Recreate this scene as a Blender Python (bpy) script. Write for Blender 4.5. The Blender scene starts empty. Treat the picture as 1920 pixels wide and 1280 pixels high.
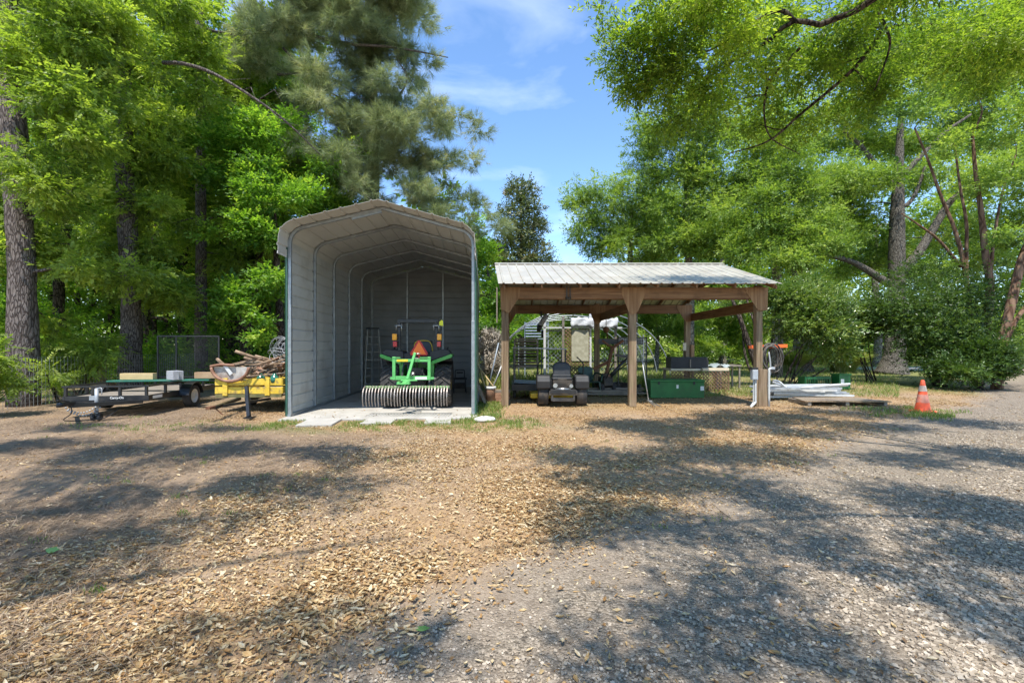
import bpy, math, random
import numpy as np
from mathutils import Vector, Matrix

R = math.radians
rnd = random.Random(7)
rng = np.random.default_rng(11)
S = bpy.context.scene
COL = S.collection

# ------------------------------------------------------------------ camera
F, CH, HY = 853.0, 1.4, 652.0
cam_d = bpy.data.cameras.new('camera')
cam_d.sensor_width = 36.0
cam_d.lens = 36.0 * F / 1920.0
cam_d.shift_y = (HY - 640.0) / 1920.0
cam_d.clip_end = 3000
cam = bpy.data.objects.new('camera', cam_d)
COL.objects.link(cam)
cam.location = (0, 0, CH)
cam.rotation_euler = (R(90), 0, 0)
S.camera = cam

# ------------------------------------------------------------------ light
SUN_DIR = Vector((0.05, 0.42, -1.0)).normalized()      # the way the light travels
sun_el = math.asin(-SUN_DIR.z)
to_sun = -SUN_DIR
sun_d = bpy.data.lights.new('sun', 'SUN')
sun_d.energy = 3.1
sun_d.angle = R(0.55)
sun_d.color = (1.0, 0.955, 0.88)
sun = bpy.data.objects.new('sun', sun_d)
COL.objects.link(sun)
sun.rotation_euler = SUN_DIR.to_track_quat('-Z', 'Y').to_euler()
w = bpy.data.worlds.new('World')
S.world = w
w.use_nodes = True
nt = w.node_tree
nt.nodes.clear()
sky = nt.nodes.new('ShaderNodeTexSky')
sky.sky_type = 'NISHITA'
sky.sun_disc = False
sky.sun_elevation = sun_el
sky.sun_rotation = math.atan2(to_sun.x, to_sun.y)
sky.air_density = 1.0
sky.dust_density = 0.0
sky.ozone_density = 3.2
bg = nt.nodes.new('ShaderNodeBackground')
bg.inputs['Strength'].default_value = 0.145
wo = nt.nodes.new('ShaderNodeOutputWorld')
tc = nt.nodes.new('ShaderNodeTexCoord')
mp = nt.nodes.new('ShaderNodeMapping')
mp.inputs['Scale'].default_value = (1.3, 1.0, 4.2)
mp.inputs['Rotation'].default_value = (0.0, R(14), 0)
cn = nt.nodes.new('ShaderNodeTexNoise')
cn.inputs['Scale'].default_value = 1.9
cn.inputs['Detail'].default_value = 7
cn.inputs['Roughness'].default_value = 0.55
cn.inputs['Distortion'].default_value = 0.5
cr = nt.nodes.new('ShaderNodeValToRGB')
cr.color_ramp.elements[0].position = 0.53
cr.color_ramp.elements[0].color = (0, 0, 0, 1)
cr.color_ramp.elements[1].position = 0.86
cr.color_ramp.elements[1].color = (0.36, 0.36, 0.36, 1)
mx = nt.nodes.new('ShaderNodeMix')
mx.data_type = 'RGBA'
mx.inputs['B'].default_value = (5.6, 6.0, 6.9, 1)
nt.links.new(tc.outputs['Generated'], mp.inputs['Vector'])
nt.links.new(mp.outputs[0], cn.inputs['Vector'])
nt.links.new(cn.outputs[0], cr.inputs[0])
nt.links.new(cr.outputs[0], mx.inputs['Factor'])
hs = nt.nodes.new('ShaderNodeHueSaturation')
hs.inputs['Saturation'].default_value = 1.08
hs.inputs['Value'].default_value = 0.92
nt.links.new(sky.outputs[0], hs.inputs['Color'])
nt.links.new(hs.outputs[0], mx.inputs['A'])
nt.links.new(mx.outputs['Result'], bg.inputs['Color'])
nt.links.new(bg.outputs[0], wo.inputs['Surface'])
S.view_settings.view_transform = 'Standard'
S.view_settings.look = 'None'
S.view_settings.exposure = 1.25
S.view_settings.gamma = 1.0
S.cycles.max_bounces = 7
S.cycles.diffuse_bounces = 4
S.cycles.transmission_bounces = 4
S.cycles.glossy_bounces = 2
S.cycles.sample_clamp_indirect = 6.0
S.cycles.use_denoising = True

# ------------------------------------------------------------------ helpers
def P(px, py, Y):
    return Vector(((px - 960) / F * Y, Y, CH - (py - HY) / F * Y))

def tag(o, label=None, cat=None, group=None, kind=None):
    if label: o['label'] = label
    if cat: o['category'] = cat
    if group: o['group'] = group
    if kind: o['kind'] = kind
    return o

def empty(name, loc, rz, label, cat, group=None):
    o = bpy.data.objects.new(name, None)
    COL.objects.link(o)
    o.empty_display_size = 0.1
    o.location = loc
    o.rotation_euler = (0, 0, rz)
    return tag(o, label, cat, group)

def copy_tree(o, parent=None):
    c = o.copy()
    COL.objects.link(c)
    c.parent = parent
    for ch in list(o.children):
        copy_tree(ch, c)
    return c

def mesh_obj(name, me, m, parent=None):
    if m is not None and not me.materials:
        me.materials.append(m)
    o = bpy.data.objects.new(name, me)
    COL.objects.link(o)
    if parent is not None: o.parent = parent
    return o

def np_mesh(name, V, Fc, tone=None, smooth=False):
    V = np.ascontiguousarray(V, dtype=np.float32)
    Fc = np.ascontiguousarray(Fc, dtype=np.int32)
    n, k = Fc.shape
    me = bpy.data.meshes.new(name)
    me.vertices.add(len(V))
    me.vertices.foreach_set('co', V.ravel())
    me.loops.add(n * k)
    me.loops.foreach_set('vertex_index', Fc.ravel())
    me.polygons.add(n)
    me.polygons.foreach_set('loop_start', np.arange(0, n * k, k, dtype=np.int32))
    if tone is not None:
        a = me.attributes.new('tone', 'FLOAT', 'FACE')
        a.data.foreach_set('value', np.ascontiguousarray(tone, dtype=np.float32))
    me.polygons.foreach_set('use_smooth', np.full(n, smooth))
    me.update(calc_edges=True)
    return me

class MB:
    """collects shapes, build() links them as one mesh object"""
    def __init__(s):
        s.v = []; s.f = []; s.sm = []
    def add(s, vs, fs, smooth=False):
        b = len(s.v)
        s.v += [tuple(v) for v in vs]
        s.f += [tuple(b + i for i in f) for f in fs]
        s.sm += [smooth] * len(fs)
        return s
    def box(s, c, d, rot=None):
        hx, hy, hz = d[0] / 2, d[1] / 2, d[2] / 2
        vs = [Vector((x, y, z)) for z in (-hz, hz) for y in (-hy, hy) for x in (-hx, hx)]
        if rot is not None:
            M = rot if isinstance(rot, Matrix) else (Matrix.Rotation(rot[2], 3, 'Z') @ Matrix.Rotation(rot[1], 3, 'Y') @ Matrix.Rotation(rot[0], 3, 'X'))
            vs = [M @ v for v in vs]
        c = Vector(c)
        vs = [v + c for v in vs]
        return s.add(vs, [(0, 2, 3, 1), (4, 5, 7, 6), (0, 1, 5, 4), (2, 6, 7, 3), (0, 4, 6, 2), (1, 3, 7, 5)])
    def bar(s, a, b, wd, hh, up=(0, 0, 1)):
        a = Vector(a); b = Vector(b)
        f = (b - a); L = f.length; f.normalize()
        u = Vector(up)
        if abs(f.dot(u)) > 0.97: u = Vector((0, 1, 0))
        x = f.cross(u).normalized(); z = x.cross(f).normalized()
        M = Matrix((x, f, z)).transposed()
        return s.box((a + b) / 2, (wd, L, hh), M)
    def tube(s, pts, rad, n=8, cap=True, jit=0.0, rr=None):
        pts = [Vector(p) for p in pts]
        if not hasattr(rad, '__len__'): rad = [rad] * len(pts)
        rr = rr or rnd
        vs = []; fs = []
        ref = None
        for i, p in enumerate(pts):
            t = (pts[min(i + 1, len(pts) - 1)] - pts[max(i - 1, 0)])
            if t.length < 1e-9: t = Vector((0, 0, 1))
            t.normalize()
            if ref is None:
                ref = Vector((1, 0, 0)) if abs(t.x) < 0.9 else Vector((0, 1, 0))
            x = (ref - t * ref.dot(t))
            if x.length < 1e-6: x = t.orthogonal()
            x.normalize(); ref = x
            y = t.cross(x)
            for k in range(n):
                a = 2 * math.pi * k / n
                r = rad[i] * (1 + (rr.uniform(-jit, jit) if jit else 0))
                vs.append(p + x * (math.cos(a) * r) + y * (math.sin(a) * r))
        for i in range(len(pts) - 1):
            for k in range(n):
                k2 = (k + 1) % n
                fs.append((i * n + k, i * n + k2, (i + 1) * n + k2, (i + 1) * n + k))
        s.add(vs, fs, True)
        if cap:
            b = len(s.v) - len(vs)
            s.f.append(tuple(b + k for k in range(n))[::-1]); s.sm.append(False)
            e = b + (len(pts) - 1) * n
            s.f.append(tuple(e + k for k in range(n))); s.sm.append(False)
        return s
    def build_each(s, name, m, parent=None, bevel=0.0, size=8):
        '''each box of this collection as a mesh object of its own'''
        for i in range(0, len(s.v), size):
            q = MB(); q.v = s.v[i:i + size]; q.f = [tuple(k - i for k in f) for f in s.f if i <= min(f) < i + size]; q.sm = [False] * len(q.f)
            q.build(name, m, parent, bevel)
    def cyl(s, a, b, r, n=16, r2=None):
        return s.tube([a, b], [r, r if r2 is None else r2], n)
    def lathe(s, prof, c, axis='Z', n=24):
        """prof: list of (radius, height) ; closed open-ended surface"""
        vs = []; fs = []
        for (r, h) in prof:
            for k in range(n):
                a = 2 * math.pi * k / n
                if axis == 'Z': q = (r * math.cos(a), r * math.sin(a), h)
                elif axis == 'X': q = (h, r * math.cos(a), r * math.sin(a))
                else: q = (r * math.sin(a), h, r * math.cos(a))
                vs.append((q[0] + c[0], q[1] + c[1], q[2] + c[2]))
        for i in range(len(prof) - 1):
            for k in range(n):
                k2 = (k + 1) % n
                fs.append((i * n + k, i * n + k2, (i + 1) * n + k2, (i + 1) * n + k))
        return s.add(vs, fs, True)
    def prism(s, poly, o, ux, uy, d):
        """polygon in the plane (ux, uy) at o, extruded by vector d"""
        o = Vector(o); ux = Vector(ux); uy = Vector(uy); d = Vector(d)
        a = [o + ux * p[0] + uy * p[1] for p in poly]
        n = len(a)
        fs = [tuple(range(n))[::-1], tuple(range(n, 2 * n))]
        fs += [(i, (i + 1) % n, (i + 1) % n + n, i + n) for i in range(n)]
        return s.add(a + [p + d for p in a], fs)
    def build(s, name, m, parent=None, bevel=0.0):
        me = bpy.data.meshes.new(name)
        me.from_pydata(s.v, [], s.f)
        me.polygons.foreach_set('use_smooth', s.sm)
        me.update()
        o = mesh_obj(name, me, m, parent)
        if bevel:
            b = o.modifiers.new('bevel', 'BEVEL')
            b.width = bevel; b.segments = 2; b.limit_method = 'ANGLE'; b.angle_limit = R(40)
        return o

def curve(pts, n=24):
    """Catmull-Rom through pts"""
    pts = [Vector(p) for p in pts]
    q = [pts[0] * 2 - pts[1]] + pts + [pts[-1] * 2 - pts[-2]]
    out = []
    seg = len(pts) - 1
    for i in range(n + 1):
        t = i / n * seg
        k = min(int(t), seg - 1); u = t - k
        a, b, c, d = q[k], q[k + 1], q[k + 2], q[k + 3]
        out.append(0.5 * ((2 * b) + (c - a) * u + (2 * a - 5 * b + 4 * c - d) * u * u + (3 * b - a - 3 * c + d) * u ** 3))
    return out

# ------------------------------------------------------------------ materials
def new_mat(name):
    m = bpy.data.materials.new(name)
    m.use_nodes = True
    return m, m.node_tree, m.node_tree.nodes['Principled BSDF']

def mat(name, c1, c2=None, rough=0.6, metal=0.0, scale=6.0, detail=6, bump=0.0, bscale=None, stretch=(1, 1, 1),
        lo=0.35, hi=0.65, dirt=None, dirt_amt=0.5, dscale=2.0, spec=0.5, coat=0.0):
    m, t, b = new_mat(name)
    N = t.nodes.new; L = t.links.new
    b.inputs['Roughness'].default_value = rough
    b.inputs['Metallic'].default_value = metal
    b.inputs['Specular IOR Level'].default_value = spec
    if coat: b.inputs['Coat Weight'].default_value = coat
    tcn = N('ShaderNodeTexCoord'); mpn = N('ShaderNodeMapping')
    mpn.inputs['Scale'].default_value = stretch
    L(tcn.outputs['Object'], mpn.inputs[0])
    n1 = N('ShaderNodeTexNoise'); n1.inputs['Scale'].default_value = scale; n1.inputs['Detail'].default_value = detail
    L(mpn.outputs[0], n1.inputs['Vector'])
    r = N('ShaderNodeValToRGB')
    r.color_ramp.elements[0].position = lo; r.color_ramp.elements[1].position = hi
    r.color_ramp.elements[0].color = (*c1, 1)
    c2 = c2 or tuple(min(1, x * 1.25) for x in c1)
    r.color_ramp.elements[1].color = (*c2, 1)
    L(n1.outputs[0], r.inputs[0])
    out = r.outputs[0]
    if dirt:
        n2 = N('ShaderNodeTexNoise'); n2.inputs['Scale'].default_value = dscale; n2.inputs['Detail'].default_value = 8
        n2.inputs['Roughness'].default_value = 0.65
        L(tcn.outputs['Object'], n2.inputs['Vector'])
        r2 = N('ShaderNodeMapRange'); r2.inputs[1].default_value = 0.5; r2.inputs[2].default_value = 0.68
        r2.inputs[4].default_value = dirt_amt
        L(n2.outputs[0], r2.inputs[0])
        mm = N('ShaderNodeMix'); mm.data_type = 'RGBA'
        L(r2.outputs[0], mm.inputs['Factor']); L(out, mm.inputs['A']); mm.inputs['B'].default_value = (*dirt, 1)
        out = mm.outputs['Result']
    L(out, b.inputs['Base Color'])
    if bump:
        n3 = N('ShaderNodeTexNoise'); n3.inputs['Scale'].default_value = bscale or scale * 3; n3.inputs['Detail'].default_value = 8
        L(mpn.outputs[0], n3.inputs['Vector'])
        bp = N('ShaderNodeBump'); bp.inputs['Strength'].default_value = bump; bp.inputs['Distance'].default_value = 0.02
        L(n3.outputs[0], bp.inputs['Height']); L(bp.outputs[0], b.inputs['Normal'])
    return m

def leaf_mat(name, cols, trans=0.35, tcol=None, rough=0.45, spec=0.4):
    m, t, b = new_mat(name)
    N = t.nodes.new; L = t.links.new
    at = N('ShaderNodeAttribute'); at.attribute_name = 'tone'
    r = N('ShaderNodeValToRGB')
    els = r.color_ramp.elements
    for i, c in enumerate(cols):
        p = i / (len(cols) - 1)
        if i == 0: e = els[0]
        elif i == len(cols) - 1: e = els[-1]
        else: e = els.new(p)
        e.position = p; e.color = (*c, 1)
    L(at.outputs['Fac'], r.inputs[0])
    L(r.outputs[0], b.inputs['Base Color'])
    b.inputs['Roughness'].default_value = rough
    b.inputs['Specular IOR Level'].default_value = spec
    if trans > 0:
        tr = N('ShaderNodeBsdfTranslucent')
        mm = N('ShaderNodeMix'); mm.data_type = 'RGBA'; mm.blend_type = 'MULTIPLY'
        mm.inputs['Factor'].default_value = 1.0
        L(r.outputs[0], mm.inputs['A']); mm.inputs['B'].default_value = (*(tcol or (1.65, 1.7, 0.7)), 1)
        L(mm.outputs['Result'], tr.inputs['Color'])
        ms = N('ShaderNodeMixShader'); ms.inputs[0].default_value = trans
        L(b.outputs[0], ms.inputs[1]); L(tr.outputs[0], ms.inputs[2])
        L(ms.outputs[0], t.nodes['Material Output'].inputs['Surface'])
    return m

def bark_mat(name, c1, c2, sc=5.0, z=0.25, bump=0.9):
    m, t, b = new_mat(name)
    N = t.nodes.new; L = t.links.new
    tcn = N('ShaderNodeTexCoord'); mpn = N('ShaderNodeMapping'); mpn.inputs['Scale'].default_value = (1, 1, z)
    L(tcn.outputs['Object'], mpn.inputs[0])
    n0 = N('ShaderNodeTexNoise'); n0.inputs['Scale'].default_value = sc * 0.7; n0.inputs['Detail'].default_value = 3
    L(mpn.outputs[0], n0.inputs['Vector'])
    ad = N('ShaderNodeMix'); ad.data_type = 'VECTOR'; ad.inputs['Factor'].default_value = 0.12
    L(mpn.outputs[0], ad.inputs['A']); L(n0.outputs['Color'], ad.inputs['B'])
    vo = N('ShaderNodeTexVoronoi'); vo.feature = 'DISTANCE_TO_EDGE'; vo.inputs['Scale'].default_value = sc * 2.2
    L(ad.outputs['Result'], vo.inputs['Vector'])
    n1 = N('ShaderNodeTexNoise'); n1.inputs['Scale'].default_value = sc * 4; n1.inputs['Detail'].default_value = 8
    L(mpn.outputs[0], n1.inputs['Vector'])
    mr = N('ShaderNodeMapRange'); mr.inputs[2].default_value = 0.18
    L(vo.outputs['Distance'], mr.inputs[0])
    mu = N('ShaderNodeMath'); mu.operation = 'MULTIPLY'; L(mr.outputs[0], mu.inputs[0]); L(n1.outputs[0], mu.inputs[1])
    r = N('ShaderNodeValToRGB'); r.color_ramp.elements[0].position = 0.08; r.color_ramp.elements[1].position = 0.6
    r.color_ramp.elements[0].color = (*c1, 1); r.color_ramp.elements[1].color = (*c2, 1)
    L(mu.outputs[0], r.inputs[0]); L(r.outputs[0], b.inputs['Base Color'])
    b.inputs['Roughness'].default_value = 0.9; b.inputs['Specular IOR Level'].default_value = 0.15
    bp = N('ShaderNodeBump'); bp.inputs['Strength'].default_value = bump; bp.inputs['Distance'].default_value = 0.04
    L(mu.outputs[0], bp.inputs['Height']); L(bp.outputs[0], b.inputs['Normal'])
    return m

def wood_mat(name, c1, c2, dirt=None, amt=0.5, axis=0, rough=0.75):
    st = [14, 14, 14]; st[axis] = 0.8
    return mat(name, c1, c2, rough=rough, scale=1.6, detail=9, bump=0.35, bscale=3.0, stretch=tuple(st), lo=0.3, hi=0.7,
               dirt=dirt, dirt_amt=amt, dscale=3.0, spec=0.25)

M = {}
M['steel'] = mat('galvanised_steel', (0.26, 0.28, 0.29), (0.36, 0.38, 0.39), 0.42, 0.55, scale=9, bump=0.05)
M['backpanel'] = mat('shaded_wall_panel', (0.20, 0.205, 0.20), (0.25, 0.255, 0.25), 0.5, 0.0, scale=1.2, dirt=(0.15, 0.15, 0.14), dirt_amt=0.35)  # back wall: shade at the deep end of the carport put into a darker colour
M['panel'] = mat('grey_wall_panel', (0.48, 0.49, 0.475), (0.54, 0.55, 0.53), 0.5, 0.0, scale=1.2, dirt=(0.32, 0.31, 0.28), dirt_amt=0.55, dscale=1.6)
M['roofin'] = mat('tan_roof_panel', (0.50, 0.48, 0.43), (0.55, 0.53, 0.48), 0.5, 0.0, scale=1.0, dirt=(0.36, 0.33, 0.28), dirt_amt=0.3)
M['greentrim'] = mat('green_trim', (0.03, 0.09, 0.06), (0.04, 0.12, 0.08), 0.45)
M['concrete'] = mat('concrete', (0.36, 0.34, 0.30), (0.46, 0.435, 0.39), 0.85, scale=3, bump=0.25, bscale=60, dirt=(0.3, 0.27, 0.23), dirt_amt=0.6, dscale=1.6)
M['post'] = wood_mat('weathered_post', (0.15, 0.095, 0.055), (0.36, 0.26, 0.165), (0.15, 0.17, 0.07), 0.35, axis=2)
M['postx'] = wood_mat('weathered_beam', (0.17, 0.085, 0.042), (0.32, 0.185, 0.095), (0.10, 0.055, 0.03), 0.45, axis=0)
M['posty'] = wood_mat('weathered_rafter', (0.17, 0.085, 0.042), (0.32, 0.185, 0.095), (0.10, 0.055, 0.03), 0.45, axis=1)
M['ply'] = wood_mat('gusset_plywood', (0.22, 0.115, 0.055), (0.38, 0.23, 0.12), (0.15, 0.08, 0.04), 0.4, axis=2)
M['lumber'] = wood_mat('fresh_lumber', (0.50, 0.36, 0.17), (0.62, 0.48, 0.26), (0.3, 0.2, 0.1), 0.3, axis=0)
M['greywood'] = wood_mat('grey_wood', (0.17, 0.14, 0.11), (0.32, 0.28, 0.23), (0.1, 0.08, 0.06), 0.5, axis=0)
M['sheetroof'] = mat('weathered_white_metal_roof', (0.38, 0.355, 0.29), (0.49, 0.46, 0.38), 0.42, 0.15, scale=2.0, dirt=(0.33, 0.25, 0.17), dirt_amt=0.5, dscale=4.0)
M['black'] = mat('black_paint', (0.012, 0.012, 0.013), (0.02, 0.02, 0.021), 0.4, dirt=(0.07, 0.06, 0.05), dirt_amt=0.5, dscale=5)
M['blackmatt'] = mat('black_plastic', (0.018, 0.018, 0.019), (0.028, 0.028, 0.029), 0.6)
M['rubber'] = mat('tyre_rubber', (0.03, 0.029, 0.028), (0.05, 0.047, 0.044), 0.85, dirt=(0.16, 0.12, 0.09), dirt_amt=0.6, dscale=4, bump=0.1)
M['green'] = mat('green_tractor_paint', (0.045, 0.30, 0.045), (0.055, 0.34, 0.05), 0.35, coat=0.3)
M['lime'] = mat('light_green_paint', (0.10, 0.40, 0.11), (0.13, 0.46, 0.13), 0.4)
M['yellow'] = mat('yellow_paint', (0.75, 0.50, 0.02), (0.8, 0.55, 0.03), 0.4)
M['yellowold'] = mat('flaking_yellow_paint', (0.68, 0.45, 0.035), (0.76, 0.53, 0.06), 0.65, scale=5, dirt=(0.16, 0.11, 0.07), dirt_amt=0.9, dscale=6.5, bump=0.3)
M['amber'] = mat('amber_lens', (0.85, 0.33, 0.01), None, 0.2)
M['redlens'] = mat('red_lens', (0.5, 0.02, 0.03), None, 0.2)
M['orange'] = mat('orange_plastic', (0.85, 0.13, 0.015), (0.95, 0.17, 0.02), 0.5)
M['orangesign'] = mat('orange_sign', (1.0, 0.17, 0.015), None, 0.4)
M['redborder'] = mat('red_sign_border', (0.42, 0.01, 0.012), None, 0.4)
M['coneo'] = mat('cone_orange', (0.85, 0.10, 0.03), (0.92, 0.14, 0.05), 0.55, dirt=(0.5, 0.12, 0.06), dirt_amt=0.6, dscale=9)
M['conew'] = mat('cone_collar', (0.48, 0.38, 0.31), (0.58, 0.47, 0.39), 0.5, dirt=(0.45, 0.25, 0.18), dirt_amt=0.7, dscale=12)
M['white'] = mat('white_paint', (0.58, 0.58, 0.56), (0.68, 0.68, 0.66), 0.5, dirt=(0.45, 0.42, 0.36), dirt_amt=0.4)
M['chrome'] = mat('bare_steel', (0.5, 0.49, 0.47), (0.58, 0.57, 0.55), 0.35, 0.9, scale=12)
M['tine'] = mat('tine_steel', (0.30, 0.26, 0.23), (0.42, 0.37, 0.33), 0.45, 0.5, scale=8, dirt=(0.22, 0.11, 0.06), dirt_amt=0.5, dscale=9)
M['alu'] = mat('aluminium', (0.36, 0.37, 0.38), (0.50, 0.51, 0.52), 0.45, 0.4, scale=7, dirt=(0.3, 0.28, 0.25), dirt_amt=0.5, dscale=5)
M['dullalu'] = mat('dull_ladder_metal', (0.30, 0.29, 0.26), (0.38, 0.37, 0.33), 0.5, 0.4)
M['rust'] = mat('rusty_steel', (0.12, 0.05, 0.025), (0.22, 0.10, 0.05), 0.8, 0.2, scale=10, bump=0.2)
M['terracotta'] = mat('terracotta', (0.28, 0.15, 0.09), (0.38, 0.22, 0.14), 0.85, scale=8, dirt=(0.5, 0.45, 0.38), dirt_amt=0.5)
M['block'] = mat('cinder_block', (0.33, 0.33, 0.34), (0.43, 0.43, 0.44), 0.95, scale=30, bump=0.5, bscale=60)
M['greenboard'] = mat('green_painted_board', (0.02, 0.13, 0.09), (0.03, 0.18, 0.12), 0.6, dirt=(0.15, 0.1, 0.06), dirt_amt=0.5, dscale=6)
M['boxgreen'] = mat('dark_green_steel_box', (0.018, 0.13, 0.025), (0.025, 0.17, 0.035), 0.5, dirt=(0.05, 0.09, 0.03), dirt_amt=0.5)
M['crate'] = mat('green_plastic', (0.01, 0.10, 0.03), (0.015, 0.14, 0.04), 0.4)
M['plastic'] = mat('white_polythene', (0.45, 0.46, 0.46), (0.6, 0.61, 0.61), 0.35)
M['tarp'] = mat('grey_tarp', (0.20, 0.24, 0.24), (0.34, 0.38, 0.37), 0.5, scale=5, bump=0.5)
M['tan'] = mat('tan_board', (0.62, 0.52, 0.36), (0.7, 0.6, 0.43), 0.7)
M['pvc'] = mat('grey_conduit', (0.38, 0.40, 0.42), (0.45, 0.47, 0.49), 0.5)
M['pvcw'] = mat('white_conduit', (0.48, 0.48, 0.46), (0.56, 0.56, 0.54), 0.45)
M['hose'] = mat('hose', (0.04, 0.035, 0.03), (0.13, 0.11, 0.09), 0.5, scale=9)
M['chairgreen'] = mat('dark_green_plastic', (0.008, 0.035, 0.018), (0.012, 0.05, 0.025), 0.4)
M['vinyl'] = mat('seat_vinyl', (0.02, 0.02, 0.022), (0.03, 0.03, 0.032), 0.5, bump=0.1)
M['lattice'] = wood_mat('brown_lattice', (0.16, 0.09, 0.05), (0.25, 0.16, 0.1), None, 0.5, axis=2)
M['stone'] = mat('pale_stone', (0.55, 0.51, 0.44), (0.68, 0.64, 0.57), 0.9, scale=6, bump=0.5)
M['stick'] = mat('dead_wood', (0.16, 0.10, 0.06), (0.36, 0.25, 0.16), 0.85, scale=7, bump=0.4)
M['wicker'] = mat('brown_pipe', (0.20, 0.09, 0.05), (0.34, 0.18, 0.11), 0.6)
M['dark'] = mat('dark_clutter', (0.03, 0.025, 0.02), (0.07, 0.055, 0.04), 0.7)
M['sticker'] = mat('white_sticker', (0.75, 0.74, 0.7), (0.8, 0.79, 0.75), 0.5)
M['bluegrey'] = mat('blue_grey_sheet', (0.22, 0.27, 0.33), (0.3, 0.35, 0.42), 0.5)
M['screen'] = mat('dusty_screen', (0.36, 0.34, 0.24), (0.48, 0.46, 0.34), 0.9, scale=10)
M['pinebark'] = bark_mat('pine_bark', (0.055, 0.042, 0.036), (0.22, 0.185, 0.165), 11.0, 0.22, 0.6)
M['oakbark'] = bark_mat('grey_bark', (0.06, 0.05, 0.04), (0.30, 0.27, 0.22), 7.0, 0.35, 0.6)
M['greybark'] = bark_mat('dark_grey_bark', (0.05, 0.042, 0.034), (0.20, 0.18, 0.15), 9.0, 0.3, 0.6)
M['darkbark'] = bark_mat('dark_bark', (0.02, 0.016, 0.012), (0.13, 0.10, 0.08), 7.0, 0.3, 0.6)
M['redbark'] = bark_mat('red_brown_bark', (0.09, 0.048, 0.03), (0.25, 0.155, 0.10), 3.0, 0.25, 0.3)
M['l_left'] = leaf_mat('wisteria_leaves', [(0.09, 0.14, 0.028), (0.18, 0.26, 0.045), (0.27, 0.36, 0.06), (0.42, 0.49, 0.10)], 0.52)
M['l_left2'] = leaf_mat('broad_leaves', [(0.07, 0.15, 0.025), (0.14, 0.27, 0.035), (0.23, 0.38, 0.05), (0.38, 0.49, 0.08)], 0.52)
M['l_pine'] = leaf_mat('pine_needles', [(0.14, 0.175, 0.085), (0.235, 0.285, 0.14), (0.34, 0.385, 0.20), (0.47, 0.46, 0.27)], 0.45, (1.3, 1.3, 0.8))
M['l_oak'] = leaf_mat('oak_leaves', [(0.07, 0.12, 0.02), (0.14, 0.225, 0.03), (0.24, 0.33, 0.045), (0.38, 0.45, 0.08)], 0.55)
M['l_right'] = leaf_mat('spring_leaves', [(0.08, 0.14, 0.03), (0.17, 0.265, 0.05), (0.28, 0.38, 0.075), (0.43, 0.51, 0.13)], 0.42)
M['l_bush'] = leaf_mat('camellia_leaves', [(0.028, 0.06, 0.012), (0.055, 0.105, 0.02), (0.09, 0.155, 0.03), (0.17, 0.24, 0.05)], 0.28, rough=0.4, spec=0.45)
M['l_bush2'] = leaf_mat('glossy_leaves', [(0.05, 0.10, 0.02), (0.10, 0.17, 0.03), (0.18, 0.26, 0.05), (0.30, 0.36, 0.10)], 0.25, rough=0.32, spec=0.6)
M['l_mag'] = leaf_mat('magnolia_leaves', [(0.07, 0.09, 0.035), (0.13, 0.16, 0.06), (0.20, 0.24, 0.09), (0.24, 0.18, 0.09)], 0.12, rough=0.4)
M['l_far'] = leaf_mat('far_leaves', [(0.06, 0.13, 0.022), (0.13, 0.23, 0.03), (0.23, 0.33, 0.045), (0.36, 0.45, 0.08)], 0.42)
M['l_grass'] = leaf_mat('grass_blades', [(0.08, 0.14, 0.025), (0.15, 0.24, 0.035), (0.28, 0.32, 0.09), (0.45, 0.40, 0.22)], 0.3)
M['l_litter'] = leaf_mat('dry_leaves', [(0.14, 0.088, 0.048), (0.36, 0.20, 0.075), (0.44, 0.305, 0.145), (0.54, 0.415, 0.235), (0.68, 0.57, 0.39)], 0.12, (1.2, 1.0, 0.7), rough=0.6, spec=0.2)
M['l_straw'] = leaf_mat('pine_straw', [(0.15, 0.10, 0.065), (0.28, 0.20, 0.13), (0.42, 0.32, 0.22)], 0.0, rough=0.8, spec=0.15)
M['l_gravel'] = leaf_mat('crushed_stone', [(0.17, 0.135, 0.10), (0.29, 0.235, 0.175), (0.40, 0.33, 0.25), (0.55, 0.46, 0.36)], 0.0, rough=0.9, spec=0.15)

# ------------------------------------------------------------------ foliage kits (template vertices, faces)
def quad_leaf(base, d, L, W, up=(0, 0, 1), fold=0.12, droop=0.0):
    b = np.array(base, float); d = np.array(d, float); d /= np.linalg.norm(d)
    u = np.array(up, float); s = np.cross(d, u); s /= np.linalg.norm(s); u = np.cross(s, d)
    return [b, b + d * L * 0.45 - s * W / 2 + u * fold * W, b + d * L - u * droop * L, b + d * L * 0.45 + s * W / 2 + u * fold * W]

def kit_spray(nl=7, L=0.42, W=0.17, seed=1, span=1.0):
    r = random.Random(seed); V = []; Fc = []
    for i in range(nl):
        t = (i + 0.5) / nl * span
        a = r.uniform(-1.2, 1.2) + (0.7 if i % 2 else -0.7)
        if i == nl - 1: a = 0
        z = r.uniform(-0.25, 0.35)
        l = L * r.uniform(0.75, 1.2)
        q = quad_leaf((r.uniform(-.05, .05), t, r.uniform(-.06, .06)), (math.sin(a), math.cos(a) * 0.9, z), l, l * W / L * r.uniform(.8, 1.2),
                      (r.uniform(-.7, .7), r.uniform(-.7, .7), 1))
        b = len(V); V += q; Fc.append((b, b + 1, b + 2, b + 3))
    return np.array(V), np.array(Fc)

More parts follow.
